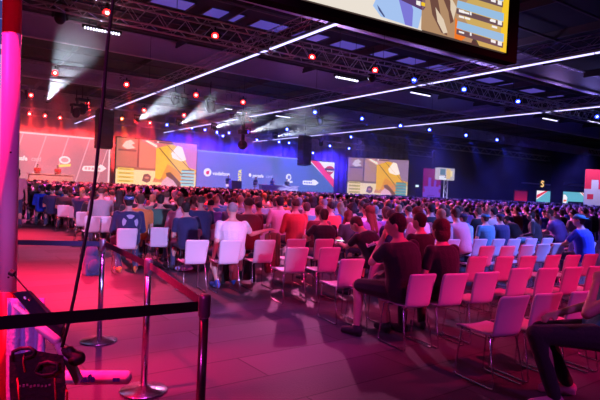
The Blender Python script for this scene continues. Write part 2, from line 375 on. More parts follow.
# stage deck, curtains
tag(MB().box((-6, 47.5, 0), (56, 55.9, 1.0)).obj('stage_platform', mat('stage_black', (.03, .03, .04), .6)), 'low black stage platform under the screens', 'stage')
mb = MB(); n = 360
top = [(-6+62*i/n, 55.2+.12*math.sin(i*1.1)+.05*math.sin(i*.37)) for i in range(n+1)]
vs = [(x, y, z) for x, y in top for z in (1.0, 9.6)]
mb.add(vs, [(2*i, 2*i+2, 2*i+3, 2*i+1) for i in range(n)])
cur = baked(mb.mesh('c'), [('SOLIDIFY', dict(thickness=.03))]); cur.shade_smooth(); cur.materials.clear(); cur.materials.append(mat('grey_backdrop_cloth', (.5, .45, .5), .9, var=.3, scale=.7))
tag(link('stage_curtain', cur), 'tall pleated grey backdrop curtain behind the stage screens, washed red and blue', 'curtain')
# ------------------------------------------------------------------ lamps on the trusses
def aim(o, target):
    o.rotation_euler = (V(target)-o.matrix_world.translation if False else V(target)-V(o.location)).to_track_quat('-Z', 'Y').to_euler()
def spot(loc, target, col, W, size, blend=.5, rad=.1, name='spot_light'):
    l = bpy.data.lights.new(name, 'SPOT'); l.energy = W; l.color = col; l.spot_size = R(size); l.spot_blend = blend; l.shadow_soft_size = rad
    o = bpy.data.objects.new(name, l); COL.objects.link(o); o.location = loc; aim(o, target); return o
RED, BLUE, MAG, LAV, ORA = (1, .05, .045), (.06, .07, 1), (1, .03, .22), (.58, .45, 1), (1, .2, .03)
_lamp = {}
def lamp_meshes():
    if _lamp: return _lamp
    mb = MB(); mb.lathe([(.02, -.22), (.09, -.21), (.125, -.1), (.125, .12), (.135, .13), (.135, .15), (.12, .15), (.115, .09), (.0, .09)][:-1], n=20, axis='y'); _lamp['can'] = mb.mesh('can', True)
    mb = MB(); mb.lathe([(.0001, .095), (.115, .095), (.115, .115), (.0001, .125)], n=20, axis='y'); _lamp['lens'] = mb.mesh('lens', True)
    mb = MB(); mb.ell((0, .125, 0), (.06, .02, .06), n=12, mm=6); _lamp['bulb'] = mb.mesh('bulb', True)
    mb = MB(); mb.box((-.17, -.03, -.02), (-.15, .03, .24)); mb.box((.15, -.03, -.02), (.17, .03, .24)); mb.box((-.17, -.03, .22), (.17, .03, .24)); mb.box((-.03, -.03, .24), (.03, .03, .34)); _lamp['yoke'] = mb.mesh('yoke')
    _lamp['can'].materials.append(M_['black']); _lamp['yoke'].materials.append(M_['black'])
    return _lamp
ORD = 'first second third fourth fifth sixth seventh eighth ninth tenth eleventh twelfth thirteenth fourteenth fifteenth sixteenth seventeenth eighteenth nineteenth twentieth'.split()
def th(i):
    if i < 20: return ORD[i]
    t, u = divmod(i+1, 10); b = ['', '', 'twenty', 'thirty', 'forty', 'fifty', 'sixty', 'seventy', 'eighty', 'ninety'][t]
    return b+'-'+ORD[u-1] if u else {'twenty': 'twentieth', 'thirty': 'thirtieth', 'forty': 'fortieth', 'fifty': 'fiftieth', 'sixty': 'sixtieth', 'seventy': 'seventieth', 'eighty': 'eightieth', 'ninety': 'ninetieth'}[b]
def lamp(p, colname, label, group, s=1.0, e=14, face=None):
    me = lamp_meshes(); t = thing('stage_lamp', label, 'stage lamp', p, group=group)
    d = (V(face) if face else CAM)-V(p); rz = math.atan2(-d.x, d.y)
    ln = None
    for n in ('can', 'lens', 'yoke', 'bulb'):
        o = link(n if n != 'can' else 'lamp_body', me[n], ln if n == 'bulb' else t)
        if n == 'lens': ln = o
        if n == 'bulb':
            if not me[n].materials: me[n].materials.append(None)
            o.material_slots[0].link = 'OBJECT'; o.material_slots[0].material = glow('bulb_'+colname, {'red': (1, .35, .3), 'blue': (.45, .6, 1), 'orange': (1, .6, .3)}[colname], 12)
        if n == 'lens':
            if not me[n].materials: me[n].materials.append(None)
            o.material_slots[0].link = 'OBJECT'; o.material_slots[0].material = glow('lens_'+colname, {'red': (1, .006, .008), 'blue': (.012, .03, 1), 'orange': (1, .06, .004)}[colname], e)
    t.rotation_euler = (0, 0, rz); t.scale = (s, s, s)
    return t
def lamps(row, Y, pts, s, e, W=0, size=24):
    nr = {}
    for x, y, c in pts:
        p = at(x, y, Y=Y); nr[c] = nr.get(c, -1)+1
        lamp(p, c, 'round lamp on the %s, %s of its %s ones from the left' % (row, th(nr[c]), c), 'lamps on the '+row, s, e)
        if W: spot(p+V((0, -.3, -.12)), p+V((.8 if c == 'blue' else .2, -2.6, -5)), {'red': (1, .02, .02), 'blue': (.03, .04, 1), 'orange': (1, .12, .01)}[c], W, size, .6, .05)
lamps('nearest cross truss', 17.7, [(107, 14, 'red'), (215, 37, 'red'), (312, 58, 'red'), (375, 71, 'red'), (414, 81, 'blue'), (464, 90, 'blue'), (518, 102, 'blue'), (597, 117, 'blue')], 1.05, 10, 6500, 36)
lamps('second cross truss', 29.6, [(55, 73.5, 'red'), (126.5, 85, 'red'), (196, 95.5, 'red'), (243, 102.5, 'red'), (315, 112.5, 'blue'), (362, 119, 'blue'), (400.5, 126, 'blue'), (429.5, 130, 'blue'), (466, 135.5, 'blue'), (497, 140, 'blue')], 1.15, 10, 11000, 26)
lamps('third cross truss', 39.3, [(31, 95.5, 'red'), (87.5, 103, 'red'), (144, 110.5, 'red'), (184, 115.5, 'red'), (247, 132, 'blue'), (287, 129.5, 'blue'), (351, 137, 'blue')], 1.2, 10, 30000, 24)
lamps('truss over the stage', 49.6, [(29.5, 114, 'red'), (45, 116, 'red'), (60, 118, 'red'), (122, 119, 'orange'), (136, 121, 'red'), (150, 123, 'red'), (167, 125, 'blue'), (192, 128, 'blue'), (205, 130, 'blue'), (217, 132.5, 'blue'), (223, 136, 'blue'), (229, 133, 'blue'), (257, 140, 'blue'), (279, 142, 'blue'), (289, 143, 'blue'), (313, 153, 'blue'), (330, 146, 'blue'), (349, 148.5, 'blue')], 1.25, 8, 34000, 26)
# white bars of pixels hung level with the trusses
def bar(a, b, Y, label, dots=0):
    p, q = at(*a, Y=Y), at(*b, Y=Y); c = (p+q)/2; L = (q-p).length/2
    t = thing('light_bar', label, 'light', c, math.atan2((q-p).y, (q-p).x))
    MB().box((-L-.05, -.05, 0), (L+.05, .05, .1)).obj('housing', M_['black'], t)
    if dots:
        for i in range(dots):
            x = -L+2*L*(i+.5)/dots
            MB().ell((x, -.03, -.02), (L/dots*.6, .06, .05), n=10, mm=6).obj('led', glow('pixel', (.8, .75, 1), 4), t, True)
    else: MB().box((-L, -.04, -.05), (L, .04, 0)).obj('light_tube', glow('bar', (.7, .65, 1), 2.2), t)
    MB().tube([(-L*.7, 0, .1), (-L*.7, 0, ZC-c.z)], .012, 5).tube([(L*.7, 0, .1), (L*.7, 0, ZC-c.z)], .012, 5).obj('suspension_wire', M_['black'], t)
bar((83.5, 27), (120, 34), 20, 'bar of thirteen white light dots, topmost in the picture, beyond the hanging cable', 13)
bar((335, 76.3), (358, 81), 20, 'bar of white light dots hanging in the middle of the hall', 9)
bar((411, 92), (430, 95.5), 20, 'plain white light bar beside the first blue lamp of the nearest truss')
bar((543, 118), (557, 120.5), 20, 'short white light bar under the right end of the farthest LED line')
bar((588, 121), (603, 123), 19, 'short white light bar at the right edge of the picture')
bar((276, 115.5), (290, 117.3), 34, 'dim white light bar above the line array speakers')
bar((237, 173/1.55), (247, 113.5), 36, 'tiny white light bar beside the camera pole rig')
bar((225, 108), (232, 109.5), 36, 'tiny white light bar over the blue lamps')
# beam projectors
for i, (s, e, Y, YE, W, size) in enumerate([((47, 101), (93, 22), 45, 22, 80000, 7), ((137, 120), (178, 97), 41, 25, 60000, 5), ((179, 124.5), (222, 100), 41, 25, 60000, 5), ((214, 128), (256, 112), 41, 26, 45000, 5), ((248, 133), (312, 113), 41, 25, 60000, 5), ((275, 137), (330, 124), 41, 26, 40000, 5)]):
    p = at(*s, Y=Y); q = at(*e, Y=YE)
    t = thing('moving_head_lamp', 'white beam projector, %s from the aisle, throwing a pale shaft through the haze' % th(i), 'stage lamp', p, group='white beam projectors over the stage')
    d = (q-p).normalized(); qq = d.to_track_quat('Y', 'Z')
    MB().ell((0, -.05, 0), (.17, .26, .17), qq).obj('lamp_head', M_['black'], t, True)
    MB().ell(d*.2, (.11, .03, .11), qq).obj('lens', glow('beamlens', (.75, .8, 1), 14), t, True)
    MB().box((-.24, -.06, -.1), (-.2, .06, .3)).box((.2, -.06, -.1), (.24, .06, .3)).box((-.24, -.1, .3), (.24, .1, .42)).obj('yoke', M_['black'], t)
    spot(p+d*.32, q, (.72, .8, 1), W, size, .4, .06)

# ------------------------------------------------------------------ speaker columns
def line_array(label, x0, y0, x1, y1, Y, rz):
    tl = at(x0, y0, Y=Y); br = at(x1, y1, Y=Y); n = 10; w = 1.15; H = (tl.z-br.z); c = V(((tl.x+br.x)/2, Y, tl.z))
    t = thing('line_array_speaker', label, 'loudspeaker', c, rz)
    MB().box((-.5, -.3, .02), (.5, .3, .1)).box((-.03, -.03, .1), (.03, .03, 2.2)).obj('flying_frame', M_['black'], t)
    for i in range(n):
        tilt = R(max(0, i-5)*2.2); z = -H*i/n; mw = Matrix.Translation((0, 0, z)) @ Matrix.Rotation(-tilt, 4, 'X')
        s = MB().box((-w/2, -.38, -H/n+.02), (w/2, .32, 0), mw).obj('speaker_cabinet', mat('speaker_black', (.035, .03, .035), .7), t)
        MB().box((-w/2+.05, -.395, -H/n+.05), (w/2-.05, -.38, -.03), mw).obj('grille', mat('speaker_grille', (.05, .045, .05), .5), s)
line_array('tall black speaker column hanging before the pink wall', 97.5, 110, 110.5, 149, 40.7, .1)
line_array('tall black speaker column hanging at the right end of the blue wall', 297.5, 136, 311, 166, 40.8, .25)
# pole rig with cluster hanging centre
p = at(243.5, 128, Y=33)
t = thing('hanging_camera_rig', 'dark crossbar and pole rig with round head, hanging before the blue wall', 'rig', p)
H = lambda x, y: at(x, y, Y=33)-p
mb = MB(); mb.tube([H(230, 114), H(258, 119)], .05, 6).tube([H(231, 117), H(257, 121)], .05, 6)
for i in range(7): mb.box(H(231+i*4, 116.5+i*.7)-V((.09, .08, .12)), H(231+i*4, 116.5+i*.7)+V((.09, .08, .12)))
mb.obj('crossbar', M_['black'], t)
mb = MB(); mb.tube([H(244, 112), H(242.8, 141)], .13, 8).tube([H(243.5, 112), H(243.5, 112)+V((0, 0, 3))], .02, 5); mb.box(H(243, 132)-V((.28, .2, .15)), H(243, 132)+V((.28, .2, .15))); mb.obj('pole', M_['black'], t)
MB().ell(H(242.5, 145), (.34, .34, .34)).obj('camera_head', M_['black'], t, True)
MB().ell(H(242.5, 145)+V((-.1, -.3, -.05)), (.13, .06, .13)).obj('lens', mat('dark_glass', (.05, .02, .03), .1), t, True)
for i, (x, y, s, Y) in enumerate([(210, 107, .42, 28.9), (175, 101, .3, 28.9), (184, 101, .3, 31), (82, 109, .5, 38), (76, 113, .4, 35.8), (320, 122, .35, 32), (321, 144, .35, 44), (372, 77, .3, 18.2), (20, 97, .4, 30), (60, 17, .3, 18.6)]):
    p = at(x, y, Y=Y); t = thing('unlit_moving_head', 'unlit black moving lamp hanging near the %s' % ['red lamp over the blue wall', 'yellow game picture', 'yellow game picture, right of its twin', 'left speaker column', 'left speaker column, lower one', 'middle LED line', 'dark gap right of the blue wall', 'fourth red lamp of the nearest truss', 'red striped pole', 'top left end of the nearest truss'][i], 'stage lamp', p, .4)
    MB().ell((0, 0, 0), (s*.62, s*.62, s*.8)).obj('lamp_head', M_['black'], t, True)
    MB().box((-s*.8, -.08, -.05), (-s*.66, .08, s)).box((s*.66, -.08, -.05), (s*.8, .08, s)).box((-s*.8, -.2, s), (s*.8, .2, s*1.4)).tube([(0, 0, s*1.4), (0, 0, s*1.4+.9)], .03, 5).obj('yoke', M_['black'], t)

# ------------------------------------------------------------------ big hanging screen
br = at(504.5, 53.3, d=6.5); dirx = V((math.sin(R(92.62)), math.cos(R(92.62)), 0)); w, h = 7.4, 4.25
bl = br - dirx*w; rz = math.atan2(dirx.y, dirx.x)
big = thing('hanging_screen', 'huge hanging video screen in a thick black frame at the top right', 'screen', bl, rz)
MB().box((-.1, .02, -.1), (w+.2, .12, h+.15)).obj('casing', mat('screen_casing', (.01, .008, .009), .95, spec=0), big)
MB().box((-.1, -.03, -.1), (w+.2, .02, -.03)).box((w+.02, -.03, -.03), (w+.2, .02, h+.15)).box((-.1, -.03, -.03), (-.02, .02, h+.15)).obj('bezel', mat('screen_bezel', (.01, .008, .009), .95, spec=0), big)
MB().box((0, -.01, 0), (w, .03, h)).obj('display', glow('big_base', s2l(70, 55, 50), 1.0), big)
Fz = lambda n, col, pts, o: flatpoly('picture', [(w*x, h*z) for x, z in pts], glow('big_'+n, s2l(*col), 1), big, .01+o*.002)
# coordinates: x share of width, z share of height; only the low right part is in view
def scr(x, y):
    r = ray(x, y); nrm = V((-dirx.y, dirx.x, 0)); t_ = (bl-CAM).dot(nrm)/r.dot(nrm); q = CAM+r*t_-bl
    return (q.dot(dirx)/w, q.z/h)
def Q(n, col, pts, o): Fz(n, col, [scr(*p) for p in pts], o)
Q('pale', (235, 225, 212), [(250, -18), (304, -.3), (421, 30.7), (430, -18)], 0)
Q('blue', (165, 195, 240), [(376, -3), (372, 6), (380, 17), (417, 29), (425, -3)], 1)
Q('violet', (125, 120, 215), [(397, -3), (404, 25), (411, 27), (412, 10), (408, -3)], 2)
Q('sketch', (70, 80, 130), [(376, 5), (378, 11), (383, 17.5), (384, 17), (379, 9)], 2)
Q('plumband', (90, 60, 105), [(392, -3), (422, 11), (424, 8), (424, -3)], 3)
Q('tan', (178, 140, 105), [(421, -3), (420, 29.8), (450, 38), (470, 43), (480, 20), (470, -4)], 3)
Q('brown', (110, 75, 65), [(428, -3), (431, 15), (440, 33), (446, 36), (440, 20), (436, -3)], 4)
Q('brown', (0, 0, 0), [(441, -3), (447, 12), (449, 24), (452, 22), (450, 5), (447, -3)], 4)
Q('cream', (225, 205, 180), [(434, 8), (442, 20), (446, 33), (442, 34), (436, 22)], 5)
Q('cream', (0, 0, 0), [(449, -3), (455, 8), (452, 20), (449, 10)], 5)
Q('orange', (240, 120, 35), [(454, 18), (453, 38.8), (460, 41), (464, 38), (458, 26)], 5)
Q('sand', (205, 170, 95), [(459, 12), (470, 30), (478, 46), (504, 53), (507, -3), (470, -5)], 4)
Q('yellow', (245, 200, 45), [(501.5, -4), (498.5, 51.5), (504.3, 53.2), (507.6, -4)], 6)
Q('white_chip', (245, 240, 235), [(415, 1), (415, 5), (419, 6.5), (419, 2)], 5)
Q('yellow', (0, 0, 0), [(420, 2.5), (420, 6), (423.5, 7), (423.5, 3.5)], 5)
for i, (y0, k) in enumerate([(-17, 1), (3, 1), (23.5, 1)]):
    s = .155
    Q('sky_bar', (150, 190, 225), [(456, y0-2), (455, y0+5), (501.5, y0+14+5), (502, y0+14-3)], 7)
    Q('bar_dark', (105, 80, 85), [(455, y0+6), (454.6, y0+11), (500.8, y0+25), (501.3, y0+20)], 7)
    Q('bar_mark', (245, 240, 240), [(457, y0+8), (457, y0+9.6), (462, y0+11), (462, y0+9.4)], 9)
    Q('bar_mark', (0, 0, 0), [(468, y0+9.6), (468, y0+12.5), (469.4, y0+13), (469.4, y0+10)], 9)
    Q('bar_mark', (0, 0, 0), [(489, y0+16.4), (489, y0+19), (493.5, y0+20.4), (493.5, y0+17.8)], 9)
    Q('bar_mark', (0, 0, 0), [(496, y0+18), (495.8, y0+22), (499.6, y0+23), (499.8, y0+19)], 9)
for (xx, yy) in [(457, 10), (462, 12), (457, 16), (463, 17.5), (488, 20), (490, 26)]:
    Q('bar_mark', (0, 0, 0), [(xx, yy), (xx, yy+1.8), (xx+5, yy+3.2), (xx+5, yy+1.4)], 9)
MB().tube([(w*.2, .2, h+.15), (w*.2, .2, ZC-bl.z)], .03, 6).tube([(w*.8, .2, h+.15), (w*.8, .2, ZC-bl.z)], .03, 6).obj('suspension_wire', M_['black'], big)

# ------------------------------------------------------------------ things at the far right
def s_(X, Y): return V((X, Y, 0))
p = at(424, 168, Y=40); q = at(441.5, 168.7, Y=40); b = thing('roll_up_banner', 'magenta banner with pale violet pixel hand beside the white lattice tower', 'banner', (p.x, 40, 0), 0)
bw_, bh = q.x-p.x, p.z
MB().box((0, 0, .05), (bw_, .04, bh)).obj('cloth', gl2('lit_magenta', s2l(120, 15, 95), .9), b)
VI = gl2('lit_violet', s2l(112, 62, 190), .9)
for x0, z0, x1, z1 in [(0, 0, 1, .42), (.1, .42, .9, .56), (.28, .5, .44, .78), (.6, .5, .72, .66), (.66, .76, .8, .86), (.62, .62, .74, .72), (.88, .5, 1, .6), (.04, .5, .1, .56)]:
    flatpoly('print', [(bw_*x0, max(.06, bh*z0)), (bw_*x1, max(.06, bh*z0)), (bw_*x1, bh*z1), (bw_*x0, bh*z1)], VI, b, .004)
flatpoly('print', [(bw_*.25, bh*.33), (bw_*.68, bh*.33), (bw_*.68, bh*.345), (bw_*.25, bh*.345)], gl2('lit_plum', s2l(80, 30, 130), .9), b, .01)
MB().box((-.1, -.2, 0), (bw_+.1, .25, .05)).obj('foot', M_['black'], b)
p = at(446, 180, Y=39.5)
t = thing('lattice_tower', 'white lit lattice tower with a bright sign box on top', 'tower', (p.x, 39.5, 0))
ch, wb = box_truss((0, 0, 0), (0.001, 0, p.z), s=.5, r=.05, seg=.55)
wm = mat('tower_white', (.85, .85, .9), .4); spot((p.x-1, 36.5, .3), (p.x, 39.5, 2), (.8, .85, 1), 900, 40)  # spot added to light the tower
ch.obj('chord', wm, t, True); wb.obj('brace', wm, t)
a, c = at(439, 167.5, Y=39.3)-V((p.x, 39.5, 0)), at(453.5, 180.5, Y=39.3)-V((p.x, 39.5, 0))
MB().box((a.x, -.3, c.z), (c.x, .3, a.z)).obj('sign_box', gl2('signbox', s2l(185, 175, 190), .9), t)
w_, h_ = c.x-a.x, a.z-c.z
for n, col, (x0, z0, x1, z1) in [('gold', (225, 190, 120), (.45, .1, .72, .95)), ('teal', (95, 125, 145), (.05, .4, .38, .9)), ('pale', (225, 225, 240), (.0, .0, .45, .3)), ('gold2', (235, 215, 170), (.72, .3, .85, .8)), ('ink', (40, 40, 60), (.3, .16, .48, .22)), ('ink', (40, 40, 60), (.38, .22, .42, .4))]:
    MB().box((a.x+w_*x0, -.32, c.z+h_*z0), (a.x+w_*x1, -.3, c.z+h_*z1)).obj('print', gl2('sb_'+n, s2l(*col), .9), t)
# cross-edged banner at the frame's right
p = at(585.5, 169, Y=23); b = thing('fabric_banner', 'white banner with red pixel corners at the right edge of the picture', 'banner', (p.x, 23, 0), R(-35))
W_, H_ = 4.2, p.z
spot((p.x-1.5, 20.0, 6.6), (p.x+1.2, 23, 1.8), (.75, .65, 1), 1600, 55)  # spot added to brighten the banner
RW = lambda n, col, pts, o: flatpoly('print', [(W_*x, H_*z) for x, z in pts], mat('print_'+n, col, .7), b, o*.004)
MB().box((0, 0, .03), (W_, .05, H_)).obj('cloth', mat('banner_white', (.62, .58, .8), .7), b)
RW('red', (.75, .02, .09), [(0, .62), (0, 1), (1, 1), (1, .9), (.5, .9), (.5, .62), (.27, .62), (.27, .8), (.13, .8), (.13, .62)], 1)
RW('red', (.75, .02, .09), [(.06, .42), (.18, .42), (.18, .52), (.06, .52)], 1)
RW('ring', (.25, .2, .5), [(.45+.1*math.cos(a)*1, .4+.09*math.sin(a)) for a in [2*math.pi*k/24 for k in range(24)]], 2)
RW('ringfill', (.62, .58, .8), [(.45+.08*math.cos(a)*1, .4+.072*math.sin(a)) for a in [2*math.pi*k/24 for k in range(24)]], 3)
RW('bars', (.25, .2, .5), [(.28, .25), (.62, .25), (.62, .28), (.28, .28)], 2)
MB().box((-.1, -.3, 0), (W_+.1, .3, .04)).obj('foot', M_['black'], b)
# lit booth openings along the right side
def booth(label, x0, y0, x1, y1, Y, kind):
    p, q = at(x0, y0, Y=Y), at(x1, y0, Y=Y); t = thing('lit_booth_panel', label, 'display', (p.x, Y, 0)); w_, h_ = q.x-p.x, p.z
    MB().box((-.1, .03, 0), (w_+.1, .2, h_+.1)).obj('frame', M_['black'], t)
    if kind == 'red': MB().box((0, 0, .1), (w_, .03, h_)).obj('display', wash('red_display', s2l(200, 20, 60), s2l(90, 10, 50), 1, 2, 0, h_), t)
    else:
        MB().box((0, 0, .1), (w_, .03, h_)).obj('display', gl2('teal_display', s2l(90, 165, 185), 1), t)
        G = lambda n, col, pts: flatpoly('print', [(w_*a, h_*c) for a, c in pts], gl2('bt_'+n, s2l(*col), 1), t, .004 if n == 'w' else .01)
        if kind == 'a':
            G('w', (235, 225, 235), [(0, .55), (0, 1), (.8, 1)]); G('r', (215, 40, 70), [(0, .62), (0, .78), (.6, 1), (.8, 1)]); MB
        else:
            G('w', (235, 225, 235), [(.78, 1), (1, .8), (1, 1)]); G('r', (215, 40, 70), [(.86, 1), (1, .84), (1, .9), (.92, 1)]); G('w', (235, 225, 235), [(0, .1), (.1, .1), (.2, .7), (.1, .85), (0, .85)]); G('o', (230, 110, 60), [(.02, .5), (.16, .52), (.16, .6), (.02, .6)])
            MB().box((w_*.22, -.25, .1), (w_*.92, -.05, h_*.52)).obj('counter', M_['black'], t)
booth('glowing red panel in the dark wall, farthest left of the lit booths', 515, 190.5, 527.5, 208, 44, 'red')
booth('narrow teal screen with a red and white corner under a golden emblem', 537, 190.5, 550.5, 208, 44, 'a')
booth('wide teal screen with dark counter before it, next to the white banner', 563.5, 191.5, 584, 210, 43, 'b')
for lab, a, c, Y in [('pale horizontal rail over the red panel, carrying the golden emblem', (522, 182), (550.5, 185.5), 43.8), ('pale horizontal rail over the wide teal screen', (564.5, 183), (585, 186.5), 42.8)]:
    p, q = at(*a, Y=Y), at(*c, Y=Y); tag(MB().box((p.x, Y, q.z), (q.x, Y+.1, p.z)).obj('sign_rail', mat('rail_grey', (.6, .5, .75), .6, ), None), lab, 'sign')
for X_ in (): pass
p = at(542.5, 184, Y=43.2); t = thing('glowing_emblem', 'small golden glowing emblem in front of the pale rail', 'sign', p)
MB().tube([(.3, 0, .32), (-.1, 0, .42), (-.28, 0, .2), (.2, 0, -.02), (.22, 0, -.25), (-.05, 0, -.4), (-.3, 0, -.3)], .1, 6).obj('sign_face', gl2('gold_emblem', s2l(240, 190, 120), 1), t)
MB().box((-.4, .15, -.5), (.4, .2, .5)).obj('backing', M_['black'], t)
# dark partition wall behind booths
tag(MB().box((50, 45, 0), (76, 45.3, 7)).obj('wall_side', mat('navy_partition', (.03, .03, .10), .9)), kind='structure')
p = at(417.3, 186, Y=44); t = thing('emergency_light', 'tiny white emergency light on the dark wall left of the magenta banner', 'light', p)
MB().box((-.22, 0, -.12), (.22, .08, .12)).obj('diffuser', gl2('emergency', s2l(210, 235, 235), 1.2), t); MB().box((-.26, .08, -.16), (.26, .16, .16)).obj('housing', M_['black'], t)
MB().box((-.05, .1, -p.z), (.05, .2, 0)).obj('post', M_['black'], t)

# ------------------------------------------------------------------ on the stage
def desk(label, x0, x1, ytop, Y, col, pts, mm):
    p, q = at(x0, ytop, Y=Y), at(x1, ytop, Y=Y); w_ = q.x-p.x; H_ = 1.75
    t = thing('caster_desk', label, 'desk', (p.x, Y, 1.0))
    MB().box((-.1, -.1, .78-.0), (w_+.1, .8, .86)).obj('desk_top', mm, t)
    MB().box((0, 0, 0), (w_, .06, .78)).obj('front_panel', col, t)
    MB().box((0, .06, 0), (.06, .7, .78)).obj('side_panel', col, t); MB().box((w_-.06, .06, 0), (w_, .7, .78)).obj('side_panel', col, t)
    return p.x, w_
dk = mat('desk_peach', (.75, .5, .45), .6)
desk('long pale desk on stage in front of the pink wall', 29, 73, 176, 49, dk, 0, dk)
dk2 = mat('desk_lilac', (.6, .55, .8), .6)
desk('long pale desk on stage in front of the blue wall', 262, 298, 187, 49, dk2, 0, dk2)
for lab, x, y, Y in [('black loudspeaker box standing before the stage under the blue wall', 236.8, 180.5, 46.5)]:
    p = at(232, y, Y=Y); q = at(242, y, Y=Y); t = thing('floor_loudspeaker', lab, 'loudspeaker', (p.x, Y, 0))
    me = bev(MB().box((0, 0, 0), (q.x-p.x, .7, p.z)), .03); part('cabinet', me, mat('speaker_black', (1, 1, 1)), t); MB().box((.08, -.02, .1), (q.x-p.x-.08, 0, p.z-.1)).obj('grille', mat('speaker_grille', (1, 1, 1)), t)
p, q = at(226, 184, Y=49), at(232, 184, Y=49); t = thing('monitor', 'small lit monitor left of the black loudspeaker box', 'monitor', (p.x, 49, 1.0))
MB().box((0, 0, .45), (q.x-p.x, .06, p.z-1)).obj('display', gl2('monitor_pic', s2l(225, 190, 225), 1), t); MB().box((.3, 0, 0), (.4, .06, .45)).obj('stand', M_['black'], t)
# ------------------------------------------------------------------ chairs
SK = -math.atan(.11)          # the seat rows run a little skew to the hall
def chair_meshes():
    d = {}
    def shell(rows, wid, t=.012):
        mb = MB(); n = 7; top = []; bot = []
        for (y, z), w in zip(rows, wid):
            for k in range(n):
                u = -1+2*k/(n-1); dz = .012*u*u
                top.append((w/2*u, y+dz*.0, z+dz)); 
        R_ = len(rows)
        fs = [(i*n+k, i*n+k+1, (i+1)*n+k+1, (i+1)*n+k) for i in range(R_-1) for k in range(n-1)]
        mb.add(top, fs)
        me = baked(mb.mesh('s'), [('SUBSURF', dict(levels=1, render_levels=1)), ('SOLIDIFY', dict(thickness=t, offset=-1))]); me.shade_smooth(); return me
    d['seat'] = shell([(-.165, .425), (-.1, .42), (.0, .422), (.1, .43), (.18, .432), (.215, .418), (.225, .40)], [.30, .315, .325, .33, .33, .325, .315])
    mb = MB(); n = 7; rows = [(-.175, .412, .29), (-.198, .43, .30), (-.208, .48, .306), (-.222, .56, .314), (-.242, .65, .324), (-.262, .72, .332), (-.275, .757, .33)]; vs = []
    for y, z, w in rows:
        for k in range(n):
            u = -1+2*k/(n-1); vs.append((w/2*u, y+.022*u*u, z))
    mb.add(vs, [(i*n+k, i*n+k+1, (i+1)*n+k+1, (i+1)*n+k) for i in range(6) for k in range(n-1)])
    me = baked(mb.mesh('s'), [('SUBSURF', dict(levels=1, render_levels=1)), ('SOLIDIFY', dict(thickness=.012, offset=0))]); me.shade_smooth(); d['backrest'] = me
    for sgn, key in ((-1, 'legL'), (1, 'legR')):
        x = sgn*.148; X = sgn*.168
        pts = [(sgn*.05, .13, .405), (x-.02*sgn, .15, .405), (x, .16, .39), (X, .2, .04), (X, .195, .015), (X, .17, .009), (X, -.2, .009), (X, -.225, .015), (X, -.23, .04), (x, -.15, .39), (x-.02*sgn, -.14, .402), (sgn*.05, -.12, .405)]
        d[key] = MB().tube(pts, .0075, 6).mesh('leg', True)
    d['crossbar'] = MB().tube([(-.145, .13, .402), (.145, .13, .402)], .007, 6).tube([(-.145, -.12, .402), (.145, -.12, .402)], .007, 6).tube([(0, .13, .402), (0, -.12, .402)], .007, 6).mesh('crossbar', True)
    for k_, m_ in d.items():
        m_.materials.clear(); m_.materials.append(M_['chair'] if k_ in ('seat', 'backrest') else M_['chrome'])
    return d
CH = chair_meshes(); CHAIRS = []
def chair(x, y, label, group, rot=SK):
    t = thing('chair', label, 'chair', (x, y, 0), rot, group)
    for k_ in CH: link({'legL': 'leg', 'legR': 'leg'}.get(k_, k_), CH[k_], t)
    CHAIRS.append((x, y)); return t

# ------------------------------------------------------------------ people
SKIN = mat('skin', (.62, .36, .27), .5, bump=.05, scale=80); SKIN2 = mat('skin_brown', (.36, .2, .14), .5)
HAIRM = {n: mat('hair_'+n, c, .7, bump=.8, scale=90) for n, c in dict(dark=(.02, .014, .012), brown=(.08, .042, .025), blond=(.36, .22, .10), grey=(.28, .26, .26), red=(.13, .035, .02)).items()}
CL = {n: cloth(n, c) for n, c in dict(black=(.014, .013, .016), charcoal=(.03, .03, .035), navy=(.02, .03, .10), blue=(.03, .12, .55), royal=(.02, .07, .8), teal=(.08, .3, .36), grey=(.28, .28, .3), white=(.75, .74, .76), lightblue=(.3, .5, .8), red=(.65, .04, .04), maroon=(.18, .02, .03), pink=(.7, .36, .42), orange=(.8, .28, .06), purple=(.25, .14, .5), jeans=(.05, .06, .13), brown=(.16, .08, .05), cream=(.6, .5, .42), green=(.06, .2, .12)).items()}
